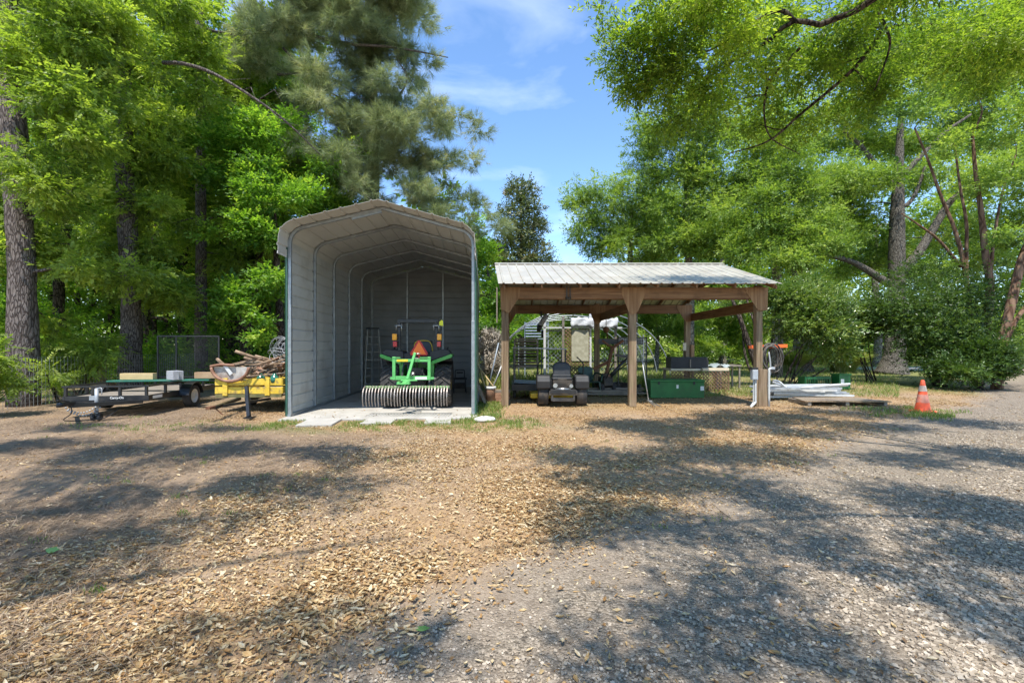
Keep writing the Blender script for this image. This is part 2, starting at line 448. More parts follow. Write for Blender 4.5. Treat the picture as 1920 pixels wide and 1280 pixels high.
def kit_pinnate(pairs=6, seed=1):
    r = random.Random(seed); V = []; Fc = []
    for i in range(pairs + 1):
        t = 0.12 + 0.78 * i / pairs
        z = -0.28 * t * t
        for sgn in ((-1, 1) if i < pairs else (0,)):
            a = sgn * r.uniform(0.95, 1.2)
            l = 0.26 * (1 - 0.25 * abs(t - 0.5)) * r.uniform(.9, 1.1)
            q = quad_leaf((0, t, z), (math.sin(a), math.cos(a), -0.2 - r.uniform(0, .25)), l, l * 0.40, (0, r.uniform(-.2, .2), 1))
            b = len(V); V += q; Fc.append((b, b + 1, b + 2, b + 3))
    return np.array(V), np.array(Fc)

def kit_pine(n=30, seed=1, W=0.028):
    r = random.Random(seed); V = []; Fc = []
    for i in range(n):
        t = r.uniform(0.0, 0.55)
        th = r.uniform(0, 2 * math.pi); sp = r.uniform(0.3, 1.15)
        d = np.array((math.cos(th) * math.sin(sp), math.cos(sp), math.sin(th) * math.sin(sp)))
        b0 = np.array((0, t, 0)); s = np.cross(d, (r.uniform(-1, 1), r.uniform(-1, 1), r.uniform(-1, 1))); s /= np.linalg.norm(s)
        l = r.uniform(0.55, 0.85)
        b = len(V); V += [b0 - s * W / 2, b0 + s * W / 2, b0 + d * l - np.array((0, 0, .1 * l))]; Fc.append((b, b + 1, b + 2))
    return np.array(V), np.array(Fc)

KITS = {
    'spray': [kit_spray(7, .40, .18, s) for s in (1, 2, 3)],
    'oak': [kit_spray(8, .36, .135, s, 1.1) for s in (5, 6, 7)],
    'broad': [kit_spray(5, .55, .33, s) for s in (8, 9)],
    'pinnate': [kit_pinnate(6, s) for s in (1, 2, 3)],
    'pine': [kit_pine(30, s) for s in (1, 2, 3)],
    'blade': [(np.array([(-.03, 0, 0), (.03, 0, 0), (.02, .06, .55), (.0, .3, 1.0)]), np.array([(0, 1, 2, 3)])),
              (np.array([(-.03, 0, 0), (.03, 0, 0), (.03, -.05, .5), (.1, -.35, .85)]), np.array([(0, 1, 2, 3)]))],
}

KITS['leftmix'] = [KITS['pinnate'][0], KITS['pinnate'][1], (KITS['broad'][0][0] * .85, KITS['broad'][0][1]), (KITS['broad'][1][0] * .85, KITS['broad'][1][1])]
def frames(f, upj):
    n = len(f)
    f = f / np.linalg.norm(f, axis=1, keepdims=True)
    u = np.tile(np.array([0, 0, 1.0]), (n, 1)) + rng.normal(0, upj, (n, 3))
    s = np.cross(f, u); s /= np.maximum(np.linalg.norm(s, axis=1, keepdims=True), 1e-6)
    u = np.cross(s, f)
    return np.stack([s, f, u], axis=2)            # columns

def scatter(kit, pos, fwd, size, upj=0.35, tone=None):
    """copies of a kit's templates at pos, pointing along fwd; returns V, F, tone"""
    kits = KITS[kit] if isinstance(kit, str) else kit
    n = len(pos)
    which = rng.integers(0, len(kits), n)
    Rm = frames(fwd, upj)
    if tone is None: tone = rng.random(n)
    Vs, Fs, Ts = [], [], []; off = 0
    for k, (tv, tf) in enumerate(kits):
        idx = np.where(which == k)[0]
        if not len(idx): continue
        v = np.einsum('nij,vj->nvi', Rm[idx], tv) * size[idx][:, None, None] + pos[idx][:, None, :]
        m = len(tv)
        fc = tf[None] + (np.arange(len(idx)) * m)[:, None, None] + off
        Vs.append(v.reshape(-1, 3)); Fs.append(fc.reshape(-1, tf.shape[1]))
        tt = np.repeat(tone[idx], len(tf)) + rng.normal(0, .10, len(idx) * len(tf))
        Ts.append(np.clip(tt, 0, 1)); off += len(idx) * m
    return np.concatenate(Vs), np.concatenate(Fs), np.concatenate(Ts)

def blob_points(blobs, n, sub=45, tight=0.2, shell=0.5):
    """points clumped on branch-tips inside ellipsoids; blob=(x,y,z,rx,ry,rz[,weight])"""
    B = np.array([tuple(b[:6]) + ((b[6] if len(b) > 6 else b[3] * b[4] * b[5]) ,) for b in blobs], float)
    wt = B[:, 6] ** 0.8 if len(blobs[0]) <= 6 else B[:, 6]
    wt = wt / wt.sum()
    P_, O_, T_ = [], [], []
    for b, wgt in zip(B, wt):
        nb = max(6, int(n * wgt)); K = max(4, nb // sub)
        d = rng.normal(size=(K, 3)); d /= np.linalg.norm(d, axis=1, keepdims=True)
        rr = rng.random(K) ** shell
        sc = d * rr[:, None] * b[3:6] + b[:3]
        st = np.clip(rng.normal(.45, .22, K), 0, 1)
        k = rng.integers(0, K, nb)
        sg = tight * (b[3] * b[4] * b[5]) ** (1 / 3)
        p = sc[k] + rng.normal(0, 1, (nb, 3)) * sg * np.array([1.15, 1.15, .6])
        P_.append(p); O_.append((p - sc[k]) / sg * .6 + (sc[k] - b[:3]) / b[3:6] * .7)
        T_.append(np.clip(st[k] + rng.normal(0, .13, nb), 0, 1))
    return np.concatenate(P_), np.concatenate(O_), np.concatenate(T_)

def foliage_mesh(name, kit, blobs, n, size, droop=0.3, upj=0.4, sub=45, tight=0.2, shell=0.5, origin=(0, 0, 0), sj=0.3):
    p, o, t = blob_points(blobs, n, sub, tight, shell)
    f = o + rng.normal(0, .55, o.shape) + np.array([0, 0, -droop])
    s = size * rng.uniform(1 - sj, 1 + sj, len(p))
    V, Fc, T = scatter(kit, p, f, s, upj, t)
    V = V - np.array(origin)
    return np_mesh(name, V, Fc, T)

def limb(mb, a, b, r0, r1, bend=0.15, n=9, seg=7, up=0.0):
    a = Vector(a); b = Vector(b); L = (b - a).length
    pts = []
    o = Vector((rnd.uniform(-1, 1), rnd.uniform(-1, 1), rnd.uniform(-.4, .4) + up)) * bend * L
    for i in range(n + 1):
        t = i / n
        p = a.lerp(b, t) + o * math.sin(math.pi * t) + Vector((rnd.uniform(-1, 1), rnd.uniform(-1, 1), rnd.uniform(-1, 1))) * L * .012
        pts.append(p)
    mb.tube(pts, [r0 + (r1 - r0) * (i / n) ** .8 for i in range(n + 1)], seg, jit=.06)
    return pts

def tree(name, label, cat, trunk, rads, blobs, kit, n, size, leafm, bark, group=None, droop=0.3, tight=0.2, shell=0.5, sub=45,
         limbs=True, tseg=14, tj=0.07, extra=None, upj=0.4, twigs=0, crown='crown', lr=0.28, smooth_n=None):
    base = Vector(trunk[0])
    e = empty(name, base, 0, label, cat, group)
    mb = MB()
    c = curve(trunk, smooth_n or max(12, len(trunk) * 6))
    m = len(rads) - 1
    rr = []
    for i in range(len(c)):
        t = i / (len(c) - 1) * m; k = min(int(t), m - 1)
        rr.append(rads[k] + (rads[k + 1] - rads[k]) * (t - k))
    mb.tube([p - base for p in c], rr, tseg, jit=tj)
    ecs = []
    for ex in (extra or []):
        cc = curve(ex[0], 20)
        rx_ = [ex[1] + (ex[2] - ex[1]) * i / 20 for i in range(21)]
        mb.tube([Vector(p) - base for p in cc], rx_, 9, jit=.07)
        ecs += list(zip(cc[2:], rx_[2:]))
    if limbs:
        cand = list(zip(c[len(c) // 5:], rr[len(c) // 5:])) + ecs
        order = sorted(blobs, key=lambda b: min((q[0] - Vector(b[:3])).length for q in cand))
        for b in order:
            bc = Vector(b[:3])
            p, r_ = min(cand, key=lambda q: (q[0] - bc).length + max(0, q[0].z - bc.z) * .8 + rnd.uniform(0, .3))
            r0 = min(r_ * .7, .010 + lr * .09 * (p - bc).length)
            pts = limb(mb, p - base, bc - base, r0, r0 * .35, .1, up=.3)
            cand += [(q + base, r0 * (1 - .65 * (i + 3) / 9)) for i, q in enumerate(pts[3:])]
            for k in range(twigs):
                q = pts[rnd.randint(3, len(pts) - 1)]
                d = Vector((rnd.uniform(-1, 1) * b[3], rnd.uniform(-1, 1) * b[4], rnd.uniform(-.7, .9) * b[5])) * .85
                limb(mb, q, bc - base + d, max(.005, r0 * .4), .003, .1, 6, 5)
    mb.build('trunk', bark, e)
    if n:
        mesh_obj(crown, foliage_mesh(crown, kit, blobs, n, size, droop, upj, sub, tight, shell, base), leafm, e)
    return e

def clumps(blobs, k=5, f=.42, flat=.85, spread=.85):
    out = []
    for b in blobs:
        for i in range(k):
            while True:
                d = [rnd.uniform(-1, 1) for _ in range(3)]
                if sum(q * q for q in d) < 1: break
            g = f * rnd.uniform(.65, 1.3)
            out.append((b[0] + d[0] * b[3] * spread, b[1] + d[1] * b[4] * spread, b[2] + d[2] * b[5] * spread, b[3] * g, b[4] * g, b[5] * g * flat) + ((b[6] / k,) if len(b) > 6 else ()))
    return out

# ------------------------------------------------------------------ ground
DRV = [(-3.2, -3.0), (-1.6, 0.6), (-0.75, 1.7), (-0.25, 2.4), (0.75, 3.4), (3.2, 5.3), (6.6, 8.1), (12.5, 12.0), (20.0, 19.0), (32, 30), (46, 38)]
def left_edge(y):
    ys = np.array([p[1] for p in DRV]); xs = np.array([p[0] for p in DRV])
    return np.interp(y, ys, xs)
def fbm(x, y, s=1.0, seed=0.0):
    v = 0; a = 1.0; tot = 0
    for k in range(5):
        f = s * 1.9 ** k
        v = v + a * np.sin(x * f * 1.07 + 1.7 * np.sin(y * f * .81 + k + seed) + seed * 3.1) * np.cos(y * f * 0.93 + 1.3 * np.sin(x * f * .67 + 2 * k + seed))
        tot += a; a *= .62
    return v / tot
def drive_depth(x, y):
    """how far inside the gravel drive, in metres (about), negative outside"""
    return (x - left_edge(y)) * 0.75 + fbm(x, y, 1.3, 2.0) * 0.5
def height(x, y):
    h = 0.022 * fbm(x, y, .55, 1.0) + 0.012 * fbm(x, y, 2.3, 4.0)
    left = np.clip((-1.4 - x) / 2.0, 0, 1) * np.clip((7.6 - y) / 1.5, 0, 1)
    u = x * .45 + y                                  # wheel ruts running across on the left
    h = h + left * (0.05 * np.exp(-((u - 2.75) / .22) ** 2) - 0.04 * np.exp(-((u - 2.2) / .25) ** 2) + 0.03 * np.exp(-((u - 3.5) / .3) ** 2) + .02 * fbm(x, y, 4.0, 7))
    flat = np.clip(1 - np.maximum(np.abs(x + 3.0) - 2.3, np.abs(y - 12.5) - 4.6) / .6, 0, 1)
    return h * (1 - flat) - 0.012 * flat - .012

def ground_nodes(t, b, gravel):
    N = t.nodes.new; L = t.links.new
    geo = N('ShaderNodeNewGeometry')
    def noise(sc, det=8, rough=.6, dist=0.0):
        n = N('ShaderNodeTexNoise'); n.inputs['Scale'].default_value = sc; n.inputs['Detail'].default_value = det
        n.inputs['Roughness'].default_value = rough; n.inputs['Distortion'].default_value = dist
        L(geo.outputs['Position'], n.inputs['Vector']); return n.outputs[0]
    def ramp(src, stops):
        r = N('ShaderNodeValToRGB'); e = r.color_ramp.elements
        for i, (p, c) in enumerate(stops):
            x = e[0] if i == 0 else (e[-1] if i == len(stops) - 1 else e.new(p))
            x.position = p; x.color = (*c, 1) if len(c) == 3 else c
        L(src, r.inputs[0]); return r.outputs[0]
    def mix(f, a, bb):
        m = N('ShaderNodeMix'); m.data_type = 'RGBA'
        L(f, m.inputs['Factor']); L(a, m.inputs['A']); L(bb, m.inputs['B']); return m.outputs['Result']
    def attr(n):
        a = N('ShaderNodeAttribute'); a.attribute_name = n; return a.outputs['Fac']
    dirt = ramp(noise(7, 10, .7), [(.3, (.17, .13, .095)), (.5, (.29, .23, .175)), (.72, (.41, .335, .26))])
    litter = ramp(noise(42, 6, .75, .6), [(.3, (.10, .06, .035)), (.45, (.27, .17, .095)), (.56, (.42, .28, .15)), (.7, (.56, .41, .24))])
    grav_v = N('ShaderNodeTexVoronoi'); grav_v.inputs['Scale'].default_value = 75; L(geo.outputs['Position'], grav_v.inputs['Vector'])
    gcol = N('ShaderNodeSeparateColor'); L(grav_v.outputs['Color'], gcol.inputs[0])
    grav = ramp(gcol.outputs[0], [(0, (.12, .097, .072)), (.5, (.26, .213, .16)), (1, (.44, .365, .28))])
    grass = ramp(noise(30, 6, .7), [(.3, (.05, .085, .02)), (.5, (.12, .16, .035)), (.7, (.26, .26, .09))])
    straw = ramp(noise(60, 5, .8, 1.5), [(.3, (.10, .07, .05)), (.5, (.22, .16, .11)), (.7, (.36, .27, .19))])
    col = mix(attr('litter'), dirt, litter)
    col = mix(attr('straw'), col, straw)
    col = mix(attr('grass'), col, grass)
    gm = N('ShaderNodeMath'); gm.operation = 'MULTIPLY'
    L(attr('gravel'), gm.inputs[0]); L(ramp(noise(2.2, 6, .6), [(.38, (.35, .35, .35)), (.6, (1, 1, 1))]), gm.inputs[1])
    dd = mix(attr('gravel'), col, dirt)
    col = mix(gm.outputs[0], dd, grav)
    L(col, b.inputs['Base Color'])
    b.inputs['Roughness'].default_value = .95; b.inputs['Specular IOR Level'].default_value = .1
    n1 = noise(55, 8, .75); n2 = N('ShaderNodeMath'); n2.operation = 'MULTIPLY_ADD'
    vm = N('ShaderNodeMath'); vm.operation = 'MULTIPLY'; L(grav_v.outputs['Distance'], vm.inputs[0]); L(attr('gravel'), vm.inputs[1])
    L(vm.outputs[0], n2.inputs[0]); n2.inputs[1].default_value = -1.5; L(n1, n2.inputs[2])
    bp = N('ShaderNodeBump'); bp.inputs['Strength'].default_value = .8; bp.inputs['Distance'].default_value = 0.014
    L(n2.outputs[0], bp.inputs['Height']); L(bp.outputs[0], b.inputs['Normal'])

def make_sheet(name, xs, ys, zoff, keep=None):
    X, Y = np.meshgrid(xs, ys)
    Z = height(X, Y) + zoff
    V = np.stack([X, Y, Z], -1).reshape(-1, 3)
    nx = len(xs); i, j = np.meshgrid(np.arange(len(ys) - 1), np.arange(nx - 1), indexing='ij')
    a = (i * nx + j).ravel(); Fc = np.stack([a, a + 1, a + nx + 1, a + nx], 1)
    if keep is not None:
        k = keep(X, Y).ravel(); Fc = Fc[k[Fc].all(1)]
        used = np.unique(Fc); mp_ = -np.ones(len(V), int); mp_[used] = np.arange(len(used))
        V = V[used]; Fc = mp_[Fc]
    me = np_mesh(name, V, Fc, None, True)
    x, y = V[:, 0], V[:, 1]
    dd = drive_depth(x, y)
    g = np.clip(dd / .9 + .5, 0, 1)
    lit = np.clip(1 - (dd + .45) / .9, 0.0, 1) * np.clip(.75 + fbm(x, y, 1.1, 5) * .6, .1, 1)
    lb = litter_left(y)
    st = np.clip((lb - x) / .8, 0, 1) * np.clip(.7 + fbm(x, y, .9, 9), 0, 1) * (1 - g)
    gr = np.clip((y - 10) / 5, 0, 1) * np.clip(.45 + fbm(x, y, .5, 3) * 1.1, 0, 1) * np.where(x > -5, 1, .25)
    gr = np.maximum(gr, np.clip((y - 16) / 6, 0, 1) * .75 * (x > -6))
    gr = np.maximum(gr, np.clip(1 - np.abs(y - 8.2) / .9, 0, 1) * np.clip((x + 6) / 2, 0, 1) * np.clip((1.5 - x) / 1.5, 0, 1) * np.clip(.3 + fbm(x, y, 2.1, 6), 0, 1))
    gr = gr * (1 - g)
    for nme, val in (('gravel', g), ('litter', lit), ('straw', st), ('grass', gr)):
        at = me.attributes.new(nme, 'FLOAT', 'POINT')
        at.data.foreach_set('value', np.ascontiguousarray(np.clip(val, 0, 1), dtype=np.float32))
    return me

def litter_left(y):
    return np.interp(y, [0, 2.5, 3.9, 6.0, 7.6, 9, 30], [-2.6, -2.7, -2.6, -1.7, -2.2, -6, -6])

def axis_(a, b, core0, core1, st):
    core = np.arange(core0, core1 + st / 2, st)
    lo = core0 - (core0 - a) * (np.linspace(0, 1, 26)[1:] ** 2.2)
    hi = core1 + (b - core1) * (np.linspace(0, 1, 26)[1:] ** 2.2)
    return np.concatenate([lo[::-1], core, hi])

gm_, gt_, gb_ = new_mat('forest_floor'); ground_nodes(gt_, gb_, False)
go = mesh_obj('ground', make_sheet('ground', axis_(-400, 400, -14, 16, .09), axis_(-60, 700, .6, 16, .08), 0), gm_)
tag(go, kind='structure')
dx = np.arange(-6, 60, .12); dy = np.concatenate([np.arange(-4, 14, .1), np.arange(14, 46, .4)])
dk = lambda X, Y: (drive_depth(X, Y) > 0.12) & (X < left_edge(Y) + 6.5 + np.clip(Y - 8, 0, 30) * .35)
go = mesh_obj('gravel_driveway', make_sheet('gravel_driveway', dx, dy, .005, dk), gm_)
tag(go, kind='structure')

# ---- scatter on the ground: real leaves, stones, straw, grass
def view_pts(n, y0, y1, xlo, xhi, pw=1.0):
    """random ground points, denser near (uniform over the ground for pw=1)"""
    y = y0 + (y1 - y0) * rng.random(n) ** pw
    x = xlo(y) + (xhi(y) - xlo(y)) * rng.random(n)
    return x, y
L_ = np.array([(0, 0, 0), (-.17, .33, .05), (0, .3, 0), (.17, .33, .07), (-.12, .7, .06), (0, .68, -.02), (.12, .7, .09), (0, 1, .06)], float)
def litter_kit(c, wd=1.0):
    v = L_.copy(); v[:, 0] *= wd; v[:, 2] += c * (v[:, 1] - .5) ** 2 + c * .9 * np.abs(v[:, 0])
    return v, np.array([(0, 2, 1, 1), (0, 3, 2, 2), (1, 2, 5, 4), (2, 3, 6, 5), (4, 5, 7, 7), (5, 6, 7, 7)])
def tri_kit(v, f):
    tr = []
    for q in f:
        tr.append((q[0], q[1], q[2]))
        if q[2] != q[3]: tr.append((q[0], q[2], q[3]))
    return v, np.array([t for t in tr if len(set(t)) == 3])
KITS['litter'] = [tri_kit(*litter_kit(c)) for c in (.15, .5, -.4, .9, .3)] + [tri_kit(*litter_kit(c, w_)) for c, w_ in ((.2, 1.4), (.6, 1.2), (-.2, .7), (1.0, 1.0), (.1, 1.2))]

def place_flat(kit, x, y, size, tone, lift=.006, tilt=.3):
    a = rng.random(len(x)) * 2 * np.pi
    f = np.stack([np.cos(a), np.sin(a), rng.normal(0, tilt, len(x))], 1)
    pos = np.stack([x, y, height(x, y) + lift + rng.random(len(x)) * .012], 1)
    return scatter(kit, pos, f, size, tilt, tone)

n = 335000
x, y = view_pts(n, 1.7, 16, lambda y: -1.28 * y - 1.2, lambda y: 1.28 * y + 1.0, 1.25)
dd = drive_depth(x, y)
dens = np.clip(1.0 - (dd + .50) / .75, 0, 1) ** 1.4 * np.clip(.52 + fbm(x, y, 1.5, 8) * 1.5, .08, 1) + .018
lb = litter_left(y)
dens *= np.clip(1 + (x - lb) / .7, .07, 1)
inside = (x > -4.75) & (x < -.95) & (y > 8.95) & (y < 16.2)
dens[inside] = 0
dens *= np.where(y < 7, 1, .75)
k = rng.random(n) < dens * .95
x, y = x[k], y[k]
tn = np.clip(rng.normal(.56, .27, len(x)), 0, 1)
tn = np.where(y > 8.5, tn * .8, tn)
V, Fc, T = place_flat('litter', x, y, rng.uniform(.029, .060, len(x)) * np.where(rng.random(len(x)) < .3, .6, 1), tn, tilt=.20)
o = mesh_obj('fallen_leaves', np_mesh('fallen_leaves', V, Fc, T), M['l_litter']); tag(o, 'tan and orange dry leaves strewn over the ground', kind='stuff')

# a few leaves blown onto the slab
n = 90
x = rng.uniform(-4.3, -1.0, n); y = 9.05 + rng.random(n) ** 2 * 3.5
a = rng.random(n) * 6.283; f = np.stack([np.cos(a), np.sin(a), rng.normal(0, .1, n)], 1)
V, Fc, T = scatter('litter', np.stack([x, y, np.full(n, .016)], 1), f, rng.uniform(.03, .06, n), .15, rng.uniform(.1, .8, n))
o = mesh_obj('slab_leaves', np_mesh('slab_leaves', V, Fc, T), M['l_litter']); tag(o, 'scattered dry leaves blown onto the concrete slab', kind='stuff')

# crushed stone
def stone_kit(s):
    r = random.Random(s)
    v = np.array([(sx * r.uniform(.28, .55), sy * r.uniform(.28, .55), sz * r.uniform(.14, .3)) for sz in (-1, 1) for sy in (-1, 1) for sx in (-1, 1)])
    return v, np.array([(0, 2, 3, 1), (4, 5, 7, 6), (0, 1, 5, 4), (2, 6, 7, 3), (0, 4, 6, 2), (1, 3, 7, 5)])
KITS['stone'] = [stone_kit(s) for s in range(8)]
n = 560000
x, y = view_pts(n, 1.7, 11, lambda y: -1.0 * y, lambda y: 1.2 * y + .6, 1.6)
dd = drive_depth(x, y)
dens = np.clip((dd + .5) / 2.6, .0, 1) * np.clip(.42 + fbm(x, y, 1.15, 12) * 1.2 + np.clip(dd - 2.2, 0, 1) * .6, .05, 1) + .012
k = (rng.random(n) < dens) & ~((x > -4.75) & (x < -.8) & (y > 7.9))
x, y = x[k], y[k]
sz = rng.uniform(.005, .024, len(x)) * rng.uniform(.5, 1.2, len(x)) * np.clip(.6 + drive_depth(x, y) * .25, .5, 1.05)
V, Fc, T = place_flat('stone', x, y, sz, np.clip(rng.normal(.5, .25, len(x)), 0, 1), lift=.0, tilt=.25)
o = mesh_obj('gravel', np_mesh('gravel', V, Fc, T), M['l_gravel']); tag(o, 'grey crushed stone lying loose on the drive', kind='stuff')

# leaf crumbs, twigs and fines everywhere
KITS['crumb'] = [(np.array([(0, 0, 0), (.25, .4, .1), (0, 1, .05), (-.3, .5, .15)]), np.array([(0, 1, 2, 3)])), (np.array([(0, 0, 0), (.06, .0, .02), (.1, 1, .06), (0, .9, .02)]), np.array([(0, 1, 2, 3)]))]
n = 420000
x, y = view_pts(n, 1.7, 13, lambda y: -1.2 * y - .4, lambda y: 1.2 * y + .4, 1.35)
dens = np.clip(.55 + fbm(x, y, 1.9, 31) * .9, .12, 1) * np.clip(.9 - (drive_depth(x, y) + .3) / .7, .06, 1) * np.clip(1 + (x - litter_left(y)) / .8, .22, 1)
k = (rng.random(n) < dens) & ~((x > -4.75) & (x < -.9) & (y > 8.6))
x, y = x[k], y[k]
V, Fc, T = place_flat('crumb', x, y, rng.uniform(.008, .034, len(x)), np.clip(rng.normal(.42, .26, len(x)), 0, 1), lift=.002, tilt=.4)
o = mesh_obj('leaf_crumbs', np_mesh('leaf_crumbs', V, Fc, T), M['l_litter']); tag(o, 'broken brown leaf crumbs and twigs over the dirt', kind='stuff')

# pine straw
KITS['straw'] = [(np.array([(-.012, 0, 0), (.012, 0, 0), (.05, .5, .05), (.03, .5, .05), (.0, 1, 0)]), np.array([(0, 1, 2), (0, 2, 3), (3, 2, 4)])),
                 (np.array([(-.012, 0, 0), (.012, 0, 0), (-.05, .5, .1), (-.07, .5, .1), (-.15, 1, .02)]), np.array([(0, 1, 2), (0, 2, 3), (3, 2, 4)]))]
n = 120000
x, y = view_pts(n, 1.9, 13, lambda y: -1.2 * y - .4, lambda y: litter_left(y) + 1.2, 1.1)
dens = np.clip(.35 + fbm(x, y, 1.3, 20) * 1.4, .04, 1) * np.clip((litter_left(y) + 1.2 - x) / 1.4, 0, 1)
k = (rng.random(n) < dens) & ~((x > -4.75) & (x < -.8) & (y > 8.2))
x, y = x[k], y[k]
V, Fc, T = place_flat('straw', x, y, rng.uniform(.09, .19, len(x)), np.clip(rng.normal(.5, .25, len(x)), 0, 1), lift=.004, tilt=.10)
o = mesh_obj('pine_straw', np_mesh('pine_straw', V, Fc, T), M['l_straw']); tag(o, 'brown pine straw matted on the left ground', kind='stuff')

# grass: sparse tufts near, lawn far
def grass(name, label, x, y, size, tone):
    pos = np.stack([x, y, height(x, y)], 1)
    a = rng.random(len(x)) * 6.283
    f = np.stack([np.cos(a), np.sin(a), rng.normal(0, .1, len(x))], 1)
    V, Fc, T = scatter('blade', pos, f, size, .25, tone)
    o = mesh_obj(name, np_mesh(name, V, Fc, T), M['l_grass']); tag(o, label, kind='stuff')
gx, gy, gs = [], [], []
def tuft(cx, cy, r, n, s):
    gx.append(rng.normal(cx, r, n)); gy.append(rng.normal(cy, r * .7, n)); gs.append(s * rng.uniform(.5, 1.2, n))
for k in range(150):
    cx = rng.uniform(-4.6, .6); cy = 8.35 + rng.normal(0, .28)
    if -3.1 > cx > -3.95 and cy < 9 or (-2.75 < cx < -2.2 and cy > 8.4): continue
    tuft(cx, cy, .07, 34, .075)
for k in range(70): tuft(rng.uniform(-1.0, -.3), rng.uniform(8.8, 11.5), .09, 40, .11)
for k in range(60): tuft(rng.uniform(-8, 9), rng.uniform(3.2, 8), .05, 14, .05)
for k in range(40): tuft(8.6 + rng.normal(0, .5), 9.7 + rng.normal(0, .5), .10, 36, .10)
for k in range(30): tuft(-6.3 + rng.normal(0, 1), 8.2 + rng.normal(0, .4), .08, 26, .06)
for (px, py) in ((240, 908), (330, 940), (345, 965), (430, 968), (185, 1110), (560, 890), (380, 870), (610, 900)):
    Yt = CH * F / (py - HY); tuft((px - 960) / F * Yt, Yt, .03, 24, .055)
X_, Y_, S_ = np.concatenate(gx), np.concatenate(gy), np.concatenate(gs)
ok = drive_depth(X_, Y_) < .6
ok &= ~((X_ > -4.65) & (X_ < -.85) & (Y_ > 8.95) & (Y_ < 16.2))
grass('grass', 'small green grass tufts along the shed fronts', X_[ok], Y_[ok], S_[ok], np.clip(rng.normal(.5, .2, ok.sum()), 0, 1))
n = 70000
x, y = view_pts(n, 13, 42, lambda y: y * 0 - 3.2, lambda y: y * .85, 1.2)
k = (rng.random(n) < np.clip(.5 + fbm(x, y, .6, 3), 0.05, 1)) & ~((x < -.7) & (y < 17)) & (drive_depth(x, y) < -.3)
x, y = x[k], y[k]
grass('lawn_grass', 'green and straw-coloured lawn grass behind the open shelter', x, y, rng.uniform(.07, .16, len(x)), np.clip(rng.normal(.6, .25, len(x)), 0, 1))
n = 6500
x = rng.uniform(-1.0, 7.0, n); y = rng.uniform(15.6, 19.5, n)
grass('tall_weeds', 'tall green weeds around the hoop house base', x, y, rng.uniform(.2, .6, n), np.clip(rng.normal(.72, .22, n), 0, 1))

# ------------------------------------------------------------------ metal carport
TH = math.atan(53.0 / F)
cp = empty('metal_carport', (-4.53, 9.2, 0), TH, 'tall grey metal carport with rounded eaves and open front, tractor inside', 'carport')
CW, CS, CL = 3.76, 1.36, 6.8
def arch(off=0.0, z0=0.0, n=6):
    """carport outline (x, z) from left leg to right leg, moved outwards by off"""
    r = 0.36
    left = [(0 - off, z0), (0 - off, 3.50)]
    sl = math.atan2(4.29 - 3.90, 1.88 - .36)
    cx, cz = r, 3.52
    for i in range(1, n + 1):
        a = math.pi - (math.pi / 2 - sl) * i / n
        left.append((cx + (r + off) * math.cos(a) + 0.0, cz + (r + off) * math.sin(a)))
    pk = (CW / 2, 4.29 + off)
    right = [(CW - x, z) for (x, z) in left[::-1]]
    return left + [pk] + right
def sweep2(mb, path, t0, t1, y0, y1):
    """rectangular section swept along a path in the xz plane: outward offsets t0..t1, depth y0..y1"""
    n = len(path); nm = []
    for i in range(n):
        a = path[max(i - 1, 0)]; b = path[min(i + 1, n - 1)]
        d = Vector((b[0] - a[0], b[1] - a[1])).normalized(); nm.append((-d.y, d.x))
    vs = []
    for (p, q) in zip(path, nm):
        for (t, y) in ((t0, y0), (t1, y0), (t1, y1), (t0, y1)):
            vs.append((p[0] + q[0] * t, y, p[1] + q[1] * t))
    fs = []
    for i in range(n - 1):
        for k in range(4):
            k2 = (k + 1) % 4
            fs.append((i * 4 + k, i * 4 + k2, (i + 1) * 4 + k2, (i + 1) * 4 + k))
    fs += [(3, 2, 1, 0), tuple((n - 1) * 4 + k for k in range(4))]
    mb.add(vs, fs)
def rib_path(path, pitch, h, w, phase=0.0):
    """a copy of the path with small ribs standing outward"""
    out = []; s = 0.0; acc = []
    for a, b in zip(path[:-1], path[1:]):
        L = math.hypot(b[0] - a[0], b[1] - a[1]); acc.append((s, L, a, b)); s += L
    def at(u, o=0.0):
        for (s0, L, a, b) in acc:
            if u <= s0 + L + 1e-9:
                t = (u - s0) / L; dx, dz = (b[0] - a[0]) / L, (b[1] - a[1]) / L
                return (a[0] + (b[0] - a[0]) * t - dz * o, a[1] + (b[1] - a[1]) * t + dx * o)
        return path[-1]
    ks = [(s0, 0) for (s0, L, a, b) in acc] + [(s, 0)]
    u = pitch * .5 + phase; ribs = []
    while u < s - w:
        ribs += [(u - w / 2, 0), (u - w * .3, h), (u + w * .3, h), (u + w / 2, 0)]; u += pitch
    ks = [k for k in ks if not any(ribs[i][0] - .01 < k[0] < ribs[i + 3][0] + .01 for i in range(0, len(ribs), 4))]
    for (uu, hh) in sorted(ks + ribs): out.append(at(uu, hh))
    return out
for i in range(6):
    mb = MB(); y = i * CS
    sweep2(mb, arch(0, 0.06), 0.0, -.060, y, y + .06)
    # the sleeve joints where the tubes are spliced
    for xs in (0, CW - .0):
        pass
    sl = [(p[0], p[1]) for p in arch(0.004, 2.05)][:2]
    mb.build('frame', M['steel'], cp, .006)
    mb = MB()
    for xx in (-.004, CW - .062): mb.box((xx + .033, y + .03, .06 + 0.95), (.070, .070, 1.9))
    mb.build_each('leg_sleeve', M['steel'], cp, .005)
mb = MB()
for xx in (0.03, CW - .03): mb.box((xx, CL / 2 + .03, .03 + .004), (.064, CL + .12, .052))
mb.box((CW / 2, CL + .03, .03 + .004), (CW - .08, .06, .052))
mb.build_each('base_rail', M['steel'], cp, .004)
